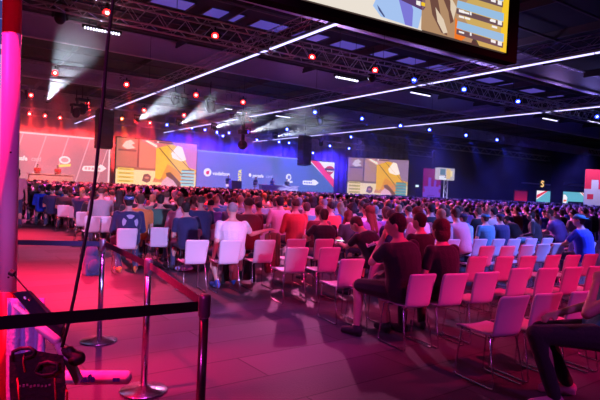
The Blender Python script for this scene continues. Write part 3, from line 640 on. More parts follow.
def bones(s):
    """joint positions for a seated or standing figure; local +Y is forwards"""
    J = {}; H = s.get('hip', .53); P = V((0, 0, H)); ln, sd = R(s.get('lean', 4)), R(s.get('side', 0))
    up = V((math.sin(sd), math.sin(ln)*math.cos(sd), math.cos(ln)*math.cos(sd))).normalized()
    tw = R(s.get('twist', 0)); rt = (V((math.cos(tw), math.sin(tw), 0))); rt = (rt-up*rt.dot(up)).normalized(); fw = up.cross(rt)
    hv = s.get('heavy', 1.0)
    J.update(P=P, up=up, rt=rt, fw=fw)
    nk = P+up*.47+fw*.01; J['nk'] = nk
    hp, hy, hr = R(s.get('pitch', 0)), R(s.get('yaw', 0)), R(s.get('tilt', 0))
    hl = ln*.35+hp
    q = Quaternion((0, 0, 1), hy) @ Quaternion((1, 0, 0), -hl) @ Quaternion((0, 1, 0), hr)
    J['hq'] = q; nd = (up+q @ V((0, 0, 1))).normalized(); J['hc'] = nk+nd*.10+q @ V((0, .02, .07))
    for sg, n in ((-1, 'L'), (1, 'R')):
        sh = P+up*.415+rt*sg*.178*(1+(hv-1)*.5); J['sh'+n] = sh
        a = s.get('arm'+n, s.get('arms', 'lap'))
        if a == 'lap': el, wr = P+up*.15+rt*sg*.25+fw*.04, V((sg*.11, .30, H+.10))
        elif a == 'knees': el, wr = V((sg*.2, .30, H+.14)), V((sg*.05, .50, H+.13))
        elif a == 'phone': el, wr = P+up*.14+rt*sg*.23+fw*.10, P+up*.22+rt*sg*.05+fw*.33
        elif a == 'chest': el, wr = P+up*.14+rt*sg*.25+fw*.06, P+up*.2-rt*sg*.06+fw*.2
        elif a == 'out': el, wr = P+up*.28+rt*sg*.40-fw*.02, P+up*.26+rt*sg*.64+fw*.03
        elif a == 'hang': el, wr = P+up*.14+rt*sg*.24-fw*.03, P-up*.10+rt*sg*.26+fw*.03
        else: el, wr = V(a[0]), V(a[1])
        J['el'+n], J['wr'+n] = el, wr
        J['hj'+n] = P+V((sg*.085, .01, -.01))
        kn, an = s.get('leg'+n, (V((sg*.14, .43, .50)), V((sg*.15, .42, .09))))
        J['kn'+n], J['an'+n] = V(kn), V(an)
        J['ft'+n] = V(s.get('foot'+n, (sg*.03, .16, 0)))
    return J
def torso(mb, J, s, g=0.0, lo=-.1, hi=.5, n=18):
    hv = s.get('heavy', 1.0)
    prof = [(-.10, .13, .10), (-.04, .168, .125), (.04, .172, .13), (.13, .158, .122), (.24, .168, .125), (.34, .185, .122), (.405, .185, .108), (.44, .155, .09), (.468, .105, .072), (.5, .062, .06)]
    rr = []
    for h, a, b in prof:
        if h < lo or h > hi: continue
        k = hv if h < .38 else (1+hv)/2
        a, b = a*k+g, b*k*(1+(hv-1)*.6)+g
        c = J['P']+J['up']*h + J['fw']*(-.018*math.sin(max(0, h)/.45*math.pi))*s.get('slump', 1)
        rr.append([c+J['rt']*a*math.cos(t)+J['fw']*b*math.sin(t) for t in [2*math.pi*k_/n for k_ in range(n)]])
    mb.rings(rr)
def hand(mb, wr, el, sg, fine, curl=.5):
    d = (wr-el).normalized(); u = V((0, 0, 1)); pn = (u-d*u.dot(d)); pn = pn.normalized() if pn.length > .05 else V((0, 1, 0)); sd = d.cross(pn)
    if not fine:
        q = d.to_track_quat('Y', 'Z'); mb.ell(wr+d*.06, (.036, .07, .02), q, 8, 6); mb.cap(wr+d*.02-sd*.02*sg, .014, wr+d*.07-sd*.05*sg, .01, 6); return
    q = Matrix((sd, d, pn)).transposed().to_quaternion()
    mb.ell(wr+d*.045, (.04, .052, .017), q, 12, 8)
    for i, (o, L) in enumerate([(-.03, .062), (-.01, .075), (.011, .07), (.030, .055)]):
        b = wr+d*.078+sd*o; m1 = b+(d*math.cos(curl*.6)-pn*math.sin(curl*.6))*L*.5; m2 = m1+(d*math.cos(curl*1.6)-pn*math.sin(curl*1.6))*L*.5
        mb.cap(b-d*.02, .0105, m1, .0095, 8); mb.cap(m1, .0095, m2, .008, 8)
    t0 = wr+d*.025-sd*.03*sg; t1 = t0+(d*.7-sd*.6*sg-pn*.25).normalized()*.04; mb.cap(t0, .014, t1, .011, 8); mb.cap(t1, .011, t1+(d*.9-pn*.3).normalized()*.03, .009, 8)
def make(s):
    J = bones(s); v = s.get('vox', .028); fine = v < .015; out = {}; q = J['hq']; hc = J['hc']; hv = s.get('heavy', 1)
    H = lambda x, y, z: hc+q @ V((x, y, z))
    mb = MB(); torso(mb, J, s, -.004)
    mb.cap(J['nk']-J['up']*.04, .058, hc-q @ V((0, .02, .06)), .05)
    mb.ell(hc, (.074, .094, .1), q, 18, 12); mb.ell(H(0, .03, -.055), (.054, .062, .062), q, 14, 9)
    mb.ell(H(0, .098, -.025), (.012, .018, .022), q, 8, 6)
    if fine:
        mb.cap(H(0, .09, .015), .009, H(0, .106, -.03), .012, 8); mb.ell(H(0, .082, -.062), (.022, .012, .009), q, 8, 6); mb.ell(H(0, .078, .03), (.05, .014, .01), q, 8, 6)
    for sg in (-1, 1): mb.ell(H(sg*.077, -.005, -.012), (.012, .018, .03), q, 8, 6)
    for sg, n in ((-1, 'L'), (1, 'R')):
        mb.ell(J['sh'+n], (.06, .06, .06), None, 10, 8)
        mb.cap(J['sh'+n], .05, J['el'+n], .038); mb.cap(J['el'+n], .038, J['wr'+n], .026); hand(mb, J['wr'+n], J['el'+n], sg, fine)
        if s.get('legs', 1):
            mb.cap(J['hj'+n], .085*hv, J['kn'+n], .056); mid = J['kn'+n].lerp(J['an'+n], .32)+V((0, -.02, 0))
            mb.cap(J['kn'+n], .052, mid, .053); mb.cap(mid, .053, J['an'+n], .034)
            f = J['ft'+n]; mb.cap(J['an'+n]-V((0, 0, .035)), .034, J['an'+n]+f-V((0, 0, .055)), .026)
    out['body'] = blob(mb, v)
    # hair
    hs = s.get('hair', 'short'); mb = MB()
    if hs != 'none':
        if hs == 'short': mb.ell(H(0, -.016, .022), (.082, .096, .096), q, 16, 10); mb.ell(H(0, -.04, -.035), (.066, .055, .06), q, 12, 8)
        elif hs == 'crop': mb.ell(H(0, -.014, .02), (.078, .092, .09), q, 16, 10)
        elif hs == 'bob': mb.ell(H(0, -.016, .022), (.09, .102, .10), q, 16, 10); mb.ell(H(0, -.035, -.05), (.096, .075, .10), q, 14, 9)
        elif hs == 'bun': mb.ell(H(0, -.016, .022), (.082, .1, .096), q, 16, 10); mb.ell(H(0, -.08, .09), (.04, .04, .04), q, 10, 8)
        elif hs in ('long', 'tail'):
            mb.ell(H(0, -.016, .022), (.087, .102, .10), q, 16, 10)
            e = J['nk']-J['up']*.16-J['fw']*.13
            if hs == 'long': mb.ell(H(0, -.04, -.05), (.088, .068, .10), q, 14, 9); mb.cap(H(-.03, -.055, -.07), .062, e-J['rt']*.04, .045); mb.cap(H(.03, -.055, -.07), .062, e+J['rt']*.04, .045)
            else: mb.cap(H(0, -.1, .02), .032, H(0, -.13, -.1), .03); mb.cap(H(0, -.13, -.1), .03, e, .015)
        out['hair'] = blob(mb, max(.009, v*.6), 2)
    if s.get('cap'):
        mb = MB(); rr = []
        for i in range(7):
            t = math.pi/2*i/6.3; rr.append([H(.09*math.cos(t)*math.cos(a), .108*math.cos(t)*math.sin(a)-.008, .02+.092*math.sin(t)) for a in [2*math.pi*k_/20 for k_ in range(20)]])
        mb.rings(rr); b = -1 if s['cap'] == 'back' else 1
        pts = [(-.07, .08), (-.065, .12), (-.04, .155), (0, .17), (.04, .155), (.065, .12), (.07, .08)]
        mb.add([H(x, b*y, .022-.12*abs(y-.08)+dz) for dz in (0, .008) for x, y in pts], [tuple(range(7))[::-1], tuple(range(7, 14))]+[(i, i+1, i+8, i+7) for i in range(6)])
        mb.ell(H(0, -.008, .113), (.009, .009, .006), q, 8, 5)
        me = mb.mesh('cap', True); out['cap'] = me
    # shirt
    mb = MB(); torso(mb, J, s, .012, s.get('hem', -.1), .49)
    for n in 'LR':
        k = {'short': .62, 'none': 0}.get(s.get('sleeve', 'short'), 1)
        mb.ell(J['sh'+n]-J['up']*.004, (.066, .066, .064), None, 12, 9)
        if k: mb.cap(J['sh'+n], .066, J['sh'+n].lerp(J['el'+n], k), .054*(1 if k < 1 else .92))
        if k == 1: mb.cap(J['el'+n], .05, J['el'+n].lerp(J['wr'+n], .93), .036)
    if s.get('hood'): mb.ell(J['nk']-J['fw']*.07-J['up']*.01, (.11, .06, .075), None, 12, 8)
    out['shirt'] = blob(mb, v, 2)
    if s.get('pants', 'long') and s.get('legs', 1):
        mb = MB(); rr = []
        mb.ell(J['P']-V((0, 0, .015)), (.18*hv, .14*hv, .11), None, 14, 9)
        for n in 'LR':
            if s.get('pants') == 'shorts': mb.cap(J['hj'+n], .1*hv, J['hj'+n].lerp(J['kn'+n], .92), .074)
            else: mb.cap(J['hj'+n], .095*hv, J['kn'+n], .066); mb.cap(J['kn'+n], .066, J['an'+n]+V((0, 0, .01)), .05)
        out['trousers' if s.get('pants') != 'shorts' else 'shorts'] = blob(mb, v, 2)
    if s.get('legs', 1) and s.get('shoes', 1):
        for n in 'LR':
            mb = MB(); a = J['an'+n]; f = J['ft'+n]
            mb.cap(a-V((0, 0, .03))-f*.2, .042, a+f-V((0, 0, .05)), .036); mb.cap(a-V((0, 0, .04)), .042, a+V((0, 0, .005)), .04); mb.cap(a-f*.3-V((0, 0, .07)), .022, a+f*1.12-V((0, 0, .07)), .022)
            out['shoe'+n] = blob(mb, max(.012, v*.6), 2)
    if fine:
        for sg in (-1, 1):
            mb = MB(); mb.ell(H(sg*.03, .079, .004), (.011, .01, .008), q, 10, 7); out['eye'+str(sg)] = mb.mesh('eye', True)
    return out, J
PROTO = {}
def put(label, cat, x, y, rot, s, mats, z=0, scale=1.0, group=None, key=None):
    if key is not None and key in PROTO: meshes, J = PROTO[key]
    else:
        meshes, J = make(s)
        if key is not None: PROTO[key] = (meshes, J)
    t = thing('person', label, cat, (x, y, z), rot, group); t.scale = (scale,)*3
    for n, me in meshes.items():
        nm = 'shoe' if n.startswith('shoe') else ('eye' if n.startswith('eye') else n)
        if not me.materials: me.materials.append(None)
        o = link(nm, me, t); o.material_slots[0].link = 'OBJECT'
        o.material_slots[0].material = mats.get(nm, {'body': SKIN, 'hair': HAIRM['dark'], 'shirt': CL['black'], 'trousers': CL['jeans'], 'shorts': CL['black'], 'shoe': CL['charcoal'], 'cap': CL['navy'], 'eye': mat('eye_white', (.7, .7, .7), .3)}[nm])
    return t, J
PEOPLE = []
def rowrot(x, y): return SK
def seated(label, pxl, Y, s, mats, rot=0, chr_=True, scale=None, dx=0):
    """a seated figure whose head shows at a given column of the photograph, on a given seat row"""
    p = at(pxl[0], pxl[1], Y=Y); sc = scale or min(1.08, max(.94, p.z/1.34)); x = p.x+dx
    t, J = put(label, 'person', x, Y, SK+R(rot), s, mats, scale=sc)
    PEOPLE.append((x, Y)); return t, J, sc

# ---- chairs read row by row
rows_px = [
 ('first row', 'A', [(518, 296), (552, 293), (586, 291), (619, 289)]),
 ('second row', 'B', [(425, 274), (458, 273.5), (490, 272), (523, 268), (551, 268), (576, 267), (600, 266), (623, 265)]),
 ('third row', 'C', [(354, 259), (384, 263), (480, 256.5), (507, 256.5), (530, 256), (555, 255), (575, 255), (593, 254), (612, 253)]),
 ('fourth row', 'D', [(299, 247.5), (331, 247.5), (489, 246), (510, 246), (529, 245), (545, 244), (560, 243.5), (577, 243), (592, 242.5)]),
 ('fifth row', 'E', [(198, 240), (232, 240.5), (266, 240), (298, 239), (326, 239), (482, 239), (500, 239), (516, 239), (533, 238.5), (549, 238)]),
 ('sixth row', 'F', [(128, 228.5), (161, 227.5), (192, 229), (300, 229), (542, 229), (551, 225), (574, 232)]),
 ('seventh row', 'G', [(93, 216.5), (104, 216.5), (84, 212), (153, 217), (169, 222), (150, 222)]),
 ('eighth row', 'H', [(75, 206), (64, 205), (99, 208), (51, 200)])]
who = {('A', 0): 'with the seat pan showing at the end of the row', ('B', 0): 'under the man in black with his hand at his face', ('B', 1): 'behind the person with short red-lit bob', ('C', 0): 'behind the bent man with lettering on his back'}
for rn, key, pts in rows_px:
    for i, (x, y) in enumerate(pts):
        p = at(x, y, z=.757); o = V((p.x, p.y, 0))+Matrix.Rotation(SK, 3, 'Z') @ V((0, .27, 0))
        lab = 'white shell chair in the %s from the camera, %s counted from the aisle' % (rn, th(i))
        chair(o.x, o.y, lab, 'white shell chairs of the '+rn, rot=SK+R(rnd.uniform(-2, 2)))
def sit_chair(t, lab):
    return
    chair(t.location.x, t.location.y, lab, 'white shell chairs under the audience', rot=t.rotation_euler[2])

# ---- the people one can tell apart
F = .0125
t1, J, _ = seated('man in black T-shirt and shorts, hand raised to his face, on the end chair', (407, 217), 3.80, dict(vox=F, lean=7, side=-3, yaw=38, pitch=4, hair='short', pants='shorts', heavy=1.12,
    armL=((-.29, .16, .79), (-.04, .25, 1.04)), armR=((.27, .08, .74), (.06, .30, .66)), legL=((-.17, .47, .51), (-.20, .42, .09)), legR=((.12, .45, .50), (.16, .36, .09))), dict(hair=HAIRM['dark'], shirt=CL['black'], shorts=CL['black'], shoe=CL['black']), rot=9, scale=1.04)
seated('person with short red-lit bob in a black top, sitting beside the man in black', (447, 213), 3.72, dict(vox=F, lean=5, hair='bob', arms='lap'), dict(hair=HAIRM['brown'], shirt=CL['black'], trousers=CL['black']), rot=6)
t, J, sc = seated('dark-haired person in black just ahead of the man with raised hand', (425, 208), 4.85, dict(vox=.016, lean=6, hair='short', yaw=15, arms='phone'), dict(hair=HAIRM['dark'], shirt=CL['black']), rot=5); sit_chair(t, 'white shell chair hidden under the dark-haired person ahead of the man in black')
tb, Jb, sc = seated('man bent over his phone, white lettering across the back of his black shirt', (352, 219), 5.6, dict(vox=F, lean=30, side=-6, yaw=20, pitch=30, hair='short', armL=((-.28, .34, .72), (-.18, .56, .74)), armR=((.27, .3, .70), (.0, .50, .70)), heavy=1.05), dict(hair=HAIRM['brown'], shirt=CL['black'], trousers=CL['black']), rot=14, dx=.50, scale=1.0)
sit_chair(tb, 'white shell chair hidden under the bent man with lettering on his back')
sc_ = Jb; o = Jb['P']+Jb['up']*.21-Jb['fw']*.194-Jb['rt']*.20
qq = Matrix((Jb['rt'], Jb['up'], -Jb['fw'])).transposed().to_euler()
bt = writing('back_lettering', 'betway', .088, mat('shirt_print', (.85, .75, .8), .6), tb, o, rot=qq, bold=.003, ext=.004)
for v_ in bt.data.vertices: v_.co.z -= 2.2*(v_.co.x-.20)**2
ph = thing('phone', 'lit phone in the hands of the bent man', 'phone', tb.matrix_world.translation if False else (0, 0, 0))
def world_of(t, p): return V(t.location)+Matrix.Rotation(t.rotation_euler[2], 3, 'Z') @ (V(p)*t.scale[0])
c = world_of(tb, Jb['wrL']+V((.08, .10, .03))); ph.location = c; ph.rotation_euler = (0, 0, tb.rotation_euler[2])
MB().box((-.036, -.07, -.005), (.036, .07, .004)).obj('case', M_['black'], ph); MB().box((-.032, -.065, .004), (.032, .065, .006)).obj('display', glow('phone', (.7, .9, .8), 2.5), ph)
seated('long red-lit hair over a violet top, woman beyond the bent man', (372, 202), 6.9, dict(vox=.016, lean=3, hair='long', sleeve='long', arms='lap'), dict(hair=HAIRM['red'], shirt=CL['purple']))
seated('small red-haired person between the man with folded elbows and the violet top', (353, 208), 7.45, dict(vox=.02, lean=14, hair='bob', arms='lap'), dict(hair=HAIRM['red'], shirt=CL['charcoal']), scale=.93)
seated('broad man in black T-shirt with both elbows out, red-lit hair, centre row', (326, 205), 6.85, dict(vox=F, lean=4, hair='short', heavy=1.08, armL=((-.33, .1, .78), (-.16, .3, .74)), armR=((.3, .1, .75), (.12, .32, .72))), dict(hair=HAIRM['brown'], shirt=CL['black']))
seated('man in bright red shirt with cropped hair, centre of the crowd', (297, 195), 8.4, dict(vox=.016, lean=2, hair='crop', heavy=1.05, sleeve='long'), dict(hair=HAIRM['brown'], shirt=CL['red']))
seated('person in pale pink shirt left of the man in bright red', (281, 193), 9.4, dict(vox=.02, lean=2, hair='short'), dict(hair=HAIRM['dark'], shirt=CL['pink']))
seated('person in pale pink shirt with dark print right of the man in red', (314, 193), 9.4, dict(vox=.02, lean=2, hair='bob'), dict(hair=HAIRM['dark'], shirt=CL['pink']))
tw, J, _ = seated('big man with grey hair in white T-shirt, back to us, arm stretched out', (236, 198), 6.98, dict(vox=F, lean=1, heavy=1.16, hair='crop', armR=((.34, .10, .80), (.60, .12, .86)), armL='hang', pants='shorts', legL=((-.2, .36, .5), (-.16, .12, .09)), legR=((.16, .42, .5), (.18, .38, .09))), dict(hair=HAIRM['grey'], shirt=CL['white'], shorts=CL['navy'], shoe=CL['blue']), rot=-2, dx=-.04)
seated('man in dark red shirt with cropped hair ahead of the jacket', (250, 193), 7.95, dict(vox=.016, lean=3, heavy=1.15, hair='crop'), dict(hair=HAIRM['brown'], shirt=CL['maroon']))
tk, J, _ = seated('man in black shirt leaning left, dark hair, left of the white T-shirt', (190, 198), 8.5, dict(vox=.016, lean=10, side=-4, hair='short', heavy=1.05, yaw=10), dict(hair=HAIRM['dark'], shirt=CL['navy']))
seated('man in dark violet T-shirt with cropped red-lit hair, row ahead', (202, 192), 9.4, dict(vox=.018, lean=3, hair='crop', heavy=1.1), dict(hair=HAIRM['brown'], shirt=CL['navy']))
seated('man in pink hoodie with short hair left of the violet T-shirt', (182, 193), 9.5, dict(vox=.018, lean=6, hair='short', sleeve='long', hood=1), dict(hair=HAIRM['brown'], shirt=CL['pink']))
tc, Jc, scc = seated('person in navy cap and dark jacket with large pale X emblem on the back', (128, 193.5), 8.95, dict(vox=F, lean=3, hair='short', cap='front', heavy=1.1, sleeve='long', arms='lap', hood=0, legL=((-.17, .36, .5), (-.13, -.02, .09)), legR=((.17, .36, .5), (.13, -.02, .09))), dict(hair=HAIRM['dark'], shirt=CL['navy'], cap=cloth('cap_blue', (.06, .14, .38)), shoe=CL['orange'], trousers=CL['jeans']), dx=.03, scale=1.02)
# emblem on the jacket: ring cut by an X, and the swoosh on the cap
def on_back(pts, th_=.006, off=.15):
    """outline in the wearer's back plane"""
    mb = MB(); vs = []
    for t_ in (0, th_):
        for x, z in pts:
            q_ = Jc['P']+Jc['up']*z+Jc['rt']*x-Jc['fw']*(off-.25*x*x+t_+(-.12*(z-.28)**2)); vs.append(q_)
    n = len(pts); mb.add(vs, [tuple(range(n))[::-1], tuple(range(n, 2*n))]+[(i, (i+1) % n, (i+1) % n+n, i+n) for i in range(n)]); return mb
em = mat('emblem_grey', (.42, .42, .55), .7)
cx, cz, r_ = 0, .29, .125
for a0 in (0, 90, 180, 270):
    pts = [(cx+math.cos(R(a0))*.03, cz+math.sin(R(a0))*.03)]+[(cx+r_*math.cos(R(a0+t_)), cz+r_*math.sin(R(a0+t_))) for t_ in range(-34, 35, 8)]
    on_back(pts, .012, .15).obj('emblem', em, tc)
q = Jc['hq']; Hh = lambda x, y, z: Jc['hc']+q @ V((x, y, z))
mb = MB(); pl = [(-.045, .075), (-.03, .055), (-.015, .05), (.05, .085), (-.015, .062), (-.033, .067)]
mb.add([Hh(x, -.118+dy+x*x*3, z-.012) for dy in (0, .02) for x, z in pl], [tuple(range(6))[::-1], tuple(range(6, 12))]+[(i, (i+1) % 6, (i+1) % 6+6, i+6) for i in range(6)])
mb.obj('swoosh', M_['white'], tc)
seated('man in orange T-shirt with a dark strap across the back, right of the navy cap', (139, 190), 9.9, dict(vox=.018, lean=7, side=6, hair='short', heavy=1.05), dict(hair=HAIRM['brown'], shirt=CL['orange']))
seated('man in black T-shirt with cropped hair, row ahead of the white chairs left', (167, 187), 10.9, dict(vox=.018, lean=3, hair='crop', heavy=1.12), dict(hair=HAIRM['brown'], shirt=CL['black']))
t, J, _ = seated('man in dark T-shirt on the aisle end seat, brown-lit legs', (66, 186), 16.9, dict(vox=.02, lean=4, hair='short', heavy=1.15), dict(hair=HAIRM['dark'], shirt=CL['charcoal'])); 
seated('man in rosy grey T-shirt, cropped hair, behind the hanging cable', (102, 184), 12.7, dict(vox=.02, lean=3, hair='crop', heavy=1.15), dict(hair=HAIRM['brown'], shirt=CL['grey']))
seated('person in bright blue top at the aisle, leaning left', (43, 183), 18.4, dict(vox=.02, lean=6, hair='short', sleeve='long', heavy=1.1), dict(hair=HAIRM['brown'], shirt=CL['royal']))
seated('person in blue jacket with dark backpack straps near the aisle', (57, 183), 18.6, dict(vox=.02, lean=3, hair='short', sleeve='long', heavy=1.05), dict(hair=HAIRM['dark'], shirt=CL['blue']))
seated('person in white top two seats beyond the hanging cable', (113, 184), 14.9, dict(vox=.02, lean=3, hair='short', sleeve='long'), dict(hair=HAIRM['brown'], shirt=CL['white']))
# right block
seated('man in bright blue shirt and teal cap at the right edge, arm stretched forward', (587, 210), 5.0, dict(vox=.014, lean=10, heavy=1.1, hair='short', cap='back', yaw=12, armL=((-.30, .22, .72), (-.34, .5, .68))), dict(hair=HAIRM['brown'], shirt=CL['royal'], cap=cloth('cap_teal', (.05, .3, .4))), rot=12)
seated('heavy man in grey T-shirt bending forward, alone among empty seats', (562, 205), 7.5, dict(vox=.016, lean=22, side=-6, heavy=1.25, hair='short', arms='knees', pitch=10), dict(hair=HAIRM['brown'], shirt=CL['purple'], trousers=CL['black']), rot=28)
seated('man in dark grey jacket slouching sideways, jeans stretched out', (538, 209), 7.7, dict(vox=.016, lean=14, side=8, sleeve='long', heavy=1.1, hair='short', legL=((-.2, .42, .5), (-.3, .72, .12)), legR=((.1, .43, .5), (.05, .75, .12))), dict(hair=HAIRM['dark'], shirt=CL['charcoal'], trousers=CL['teal']), rot=34)
seated('bowed figure in black left of the slouching man in grey', (519, 214), 8.5, dict(vox=.02, lean=40, hair='short', pitch=20, arms='knees', heavy=1.1), dict(hair=HAIRM['dark'], shirt=CL['black']))
seated('man in teal T-shirt wearing a dark teal cap', (488, 211), 7.0, dict(vox=.016, lean=5, heavy=1.15, hair='short', cap='front'), dict(hair=HAIRM['brown'], shirt=CL['teal'], cap=cloth('cap_teal', (.05, .3, .4))))
seated('man in navy T-shirt wearing a blue cap, right of the teal one', (503, 213), 7.2, dict(vox=.016, lean=5, heavy=1.15, hair='short', cap='front'), dict(hair=HAIRM['brown'], shirt=CL['navy']))
seated('man in light blue hooded top and navy cap, right of the red-lit bob', (466, 211), 6.9, dict(vox=.016, lean=5, heavy=1.1, hair='short', cap='front', sleeve='long', hood=1, yaw=25), dict(hair=HAIRM['brown'], shirt=CL['lightblue']))
# man whose legs reach in from the right edge
seated('man in teal T-shirt and dark jeans, legs reaching in at the bottom right', (611, 232), 1.94, dict(vox=F, lean=-16, heavy=1.1, hair='short', armL=((-.23, .24, .71), (-.04, .10, .90)), armR='lap', legL=((-.13, .53, .53), (-.10, .37, .09)), legR=((.13, .40, .50), (.2, .16, .09)), hem=-.22), dict(hair=HAIRM['brown'], shirt=cloth('deep_teal', (.02, .34, .42)), trousers=CL['charcoal'], shoe=CL['pink']), rot=58, scale=1.04)
# walking figure in the aisle near the pole
tst = seated('dark-haired person in pale pink top standing in the aisle beside the striped pole', (17, 167), 17.5, dict(vox=.016, hip=.86, lean=2, hair='bob', arms='hang', legL=((-.10, .06, .47), (-.11, -.05, .09)), legR=((.10, .02, .46), (.12, .0, .09)), yaw=20), dict(hair=HAIRM['dark'], shirt=CL['pink'], trousers=CL['jeans']), rot=10, scale=1.1)

# ---- the rest of the audience: shared bodies, own clothes
POSES = []
PW = []
for i, (ln, sd, ar, yw, pt) in enumerate([(3, 0, 'lap', 0, 0), (8, 2, 'phone', 6, 6), (16, -3, 'knees', -10, 6), (1, -2, 'chest', 12, 0)]):
    for hr in ('short', 'crop', 'bob', 'long', 'tail'):
        PW.append({'short': 5, 'crop': 5, 'bob': 1.3, 'long': .8, 'tail': .6}[hr]); POSES.append(('P%d%s' % (i, hr), dict(vox=.03, lean=ln, side=sd, arms=ar, yaw=yw, pitch=pt, hair=hr, sleeve='long' if i == 1 else 'short', heavy=1.08, shoes=0)))
SH = [('black', 8), ('charcoal', 4), ('navy', 4), ('blue', 2), ('grey', 3), ('white', 3), ('red', 1), ('maroon', 2), ('pink', 2), ('purple', 2), ('teal', 1), ('lightblue', 1), ('cream', 1), ('green', 1), ('orange', .5)]
HR = [('dark', 5), ('brown', 5), ('blond', 2), ('grey', 1), ('red', .6)]
def pick(L): return rnd.choices([a for a, b in L], [b for a, b in L])[0]
auto = []
yr = 6.61; rows = [6.61]+[7.65+1.04*i for i in range(34)]
for ri, Yr in enumerate(rows):
    x = 2.5 if Yr > 8 else (4.9 if Yr < 7 else 5.1)
    if Yr > 12: x = 2.4+.25*math.sin(Yr)
    k = 0
    while x < 60:
        X = x+rnd.uniform(-.05, .05); Y = Yr+.25-.11*(x-3.8)*(1 if x < 14 else 0)-(1.12 if x >= 14 else 0)
        x += .52; k += 1
        if Y < 5 or Y > 45 or (43 < X < 52 and 19.5 < Y < 25) or (40 < X < 48 and 38.5 < Y < 41): continue
        a, b = px((X, Y, 1.25))
        if not -25 < a < 612: continue
        if Yr < 7 and X > 8.2: continue
        if Yr < 8 and X > 10.4: continue
        if Yr < 9.8 and X > 11.5 and rnd.random() < .72: continue
        if (Y < 9.4 and X < 5.2) or (Y < 12.3 and X < 3.15) or (Y < 16.6 and X < 2.95): continue
        if rnd.random() < .07: continue
        if any((X-u)**2+(Y-v)**2 < .42**2 for u, v in PEOPLE): continue
        dp = (V((X, Y, 1.2))-CAM).dot(FWD); auto.append((dp, ri, k, X, Y))
auto.sort(); near = auto[:262]; far = auto[262:]
for dp, ri, k, X, Y in near:
    key, s = rnd.choices(POSES, PW)[0]; sh, hr = pick(SH), pick(HR)
    st = {'short': 'short', 'crop': 'cropped', 'bob': 'bobbed', 'long': 'long', 'tail': 'ponytailed'}[s['hair']]
    lab = '%s-haired person, %s, in %s top, %s row, %s seat from aisle' % (hr, st, {'lightblue': 'light blue'}.get(sh, sh), th(ri+4), th(k-1))
    put(lab, 'person', X, Y, SK+R(rnd.uniform(-9, 9)), s, dict(hair=HAIRM[hr], shirt=CL[sh], trousers=CL[rnd.choice(['jeans', 'black', 'charcoal'])], body=SKIN if rnd.random() < .85 else SKIN2), scale=rnd.uniform(.96, 1.06), group='seated audience', key=key)
    PEOPLE.append((X, Y))
    if dp < 12.5 and not any((X-u)**2+(Y-v)**2 < .33**2 for u, v in CHAIRS):
        chair(X, Y, 'white shell chair under the audience, %s row, %s seat from the aisle' % (th(ri+4), th(k-1)), 'white shell chairs under the audience')
for lab, x, Yc, shirt_, rr_ in [('person at the pink wall desk, left one', 37, 50.2, 'red', 170), ('person at the pink wall desk, right one', 57, 50.2, 'red', 190), ('person bent behind the lit monitor on stage', 228, 50.2, 'navy', 160), ('person at the blue wall desk under the white lettering', 255, 50.2, 'navy', 200), ('person at the blue wall desk, middle one', 272, 50.2, 'blue', 170), ('person at the right end of the blue wall desk', 287, 50.2, 'navy', 150)]:
    p = at(x, 184, Y=Yc); put(lab, 'person', p.x, Yc, R(rr_), dict(vox=.03, hip=.75, lean=8, arms='phone', hair='short', heavy=1.15, legs=0), dict(shirt=CL[shirt_]), z=1.0, scale=1.1, key='caster')
    MB().lathe([(.0001, 0), (.25, 0), (.25, .04), (.05, .06), (.05, .56), (.2, .6), (.2, .66), (.0001, .66)], (0, 0, 0), 16).obj('stool', M_['black'], None, loc=(p.x, Yc, 1.0))
    tag(bpy.context.scene.objects[-1], 'black stool under the '+lab, 'stool')
# distant crowd, past counting
cm = [CL[n] for n in ('black', 'navy', 'purple', 'maroon', 'grey', 'blue', 'charcoal', 'white')]+[HAIRM['dark'], HAIRM['brown'], HAIRM['blond'], SKIN]
mb = MB(); idx = []
for dp, ri, k, X, Y in far:
    z = rnd.uniform(-.06, .07); n0 = len(mb.f); yaw = rnd.uniform(-.5, .5)
    mb.ell((X, Y, .84+z), (.21, .13, .36), None, 9, 6); mb.ell((X, Y, 1.0+z), (.235, .11, .13), None, 9, 5); n1 = len(mb.f)
    mb.ell((X, Y+.02, 1.19+z), (.078, .095, .12), None, 8, 6); n2 = len(mb.f)
    mb.ell((X, Y+.0, 1.225+z), (.088, .098, .105), None, 8, 6); n3 = len(mb.f)
    idx += [rnd.choices(range(8), [6, 3, 2, 2, 2, 2, 3, 1])[0]]*(n1-n0)+[11]*(n2-n1)+[rnd.choice((8, 8, 9, 9, 10))]*(n3-n2)
me = mb.mesh('crowd', True)
for m_ in cm: me.materials.append(m_)
me.polygons.foreach_set('material_index', idx)
tag(link('crowd', me), 'dense distant audience of seated heads up to the stage', 'crowd', kind='stuff')
print('people', len(PEOPLE), 'far', len(far), 'chairs', len(CHAIRS))
# ------------------------------------------------------------------ barrier posts and belts
def stanchion(label, x, y, m_, h=.97, base=1, lean=(0, 0)):
    t = thing('barrier_post', label, 'barrier post', (x, y, 0)); t.rotation_euler = (lean[0], lean[1], 0)
    MB().lathe([(.0001, 0), (.165, 0), (.172, .006), (.165, .014), (.06, .03), (.035, .045), (.0001, .046)], n=48).obj('base_plate', M_['steel'], t, True)
    MB().tube([(0, 0, .04), (0, 0, h-.12)], .024, 20).obj('post', m_, t, True)
    MB().lathe([(.024, h-.12), (.029, h-.115), (.031, h-.10), (.031, h-.02), (.029, h-.005), (.02, h), (.0001, h)], n=24).obj('belt_head', mat('belt_head_grey', (.25, .2, .24), .35, .6), t, True)
    return t
pA = at(99, 341, z=0); pB = at(143.5, 391, z=0); pCt = at(205, 294, z=.97)
stanchion('farthest of the three steel barrier posts, round base fully visible, near the aisle', pA.x, pA.y, M_['steel'])
stanchion('middle steel barrier post with its base at the bottom of the picture', pB.x, pB.y, M_['steel'])
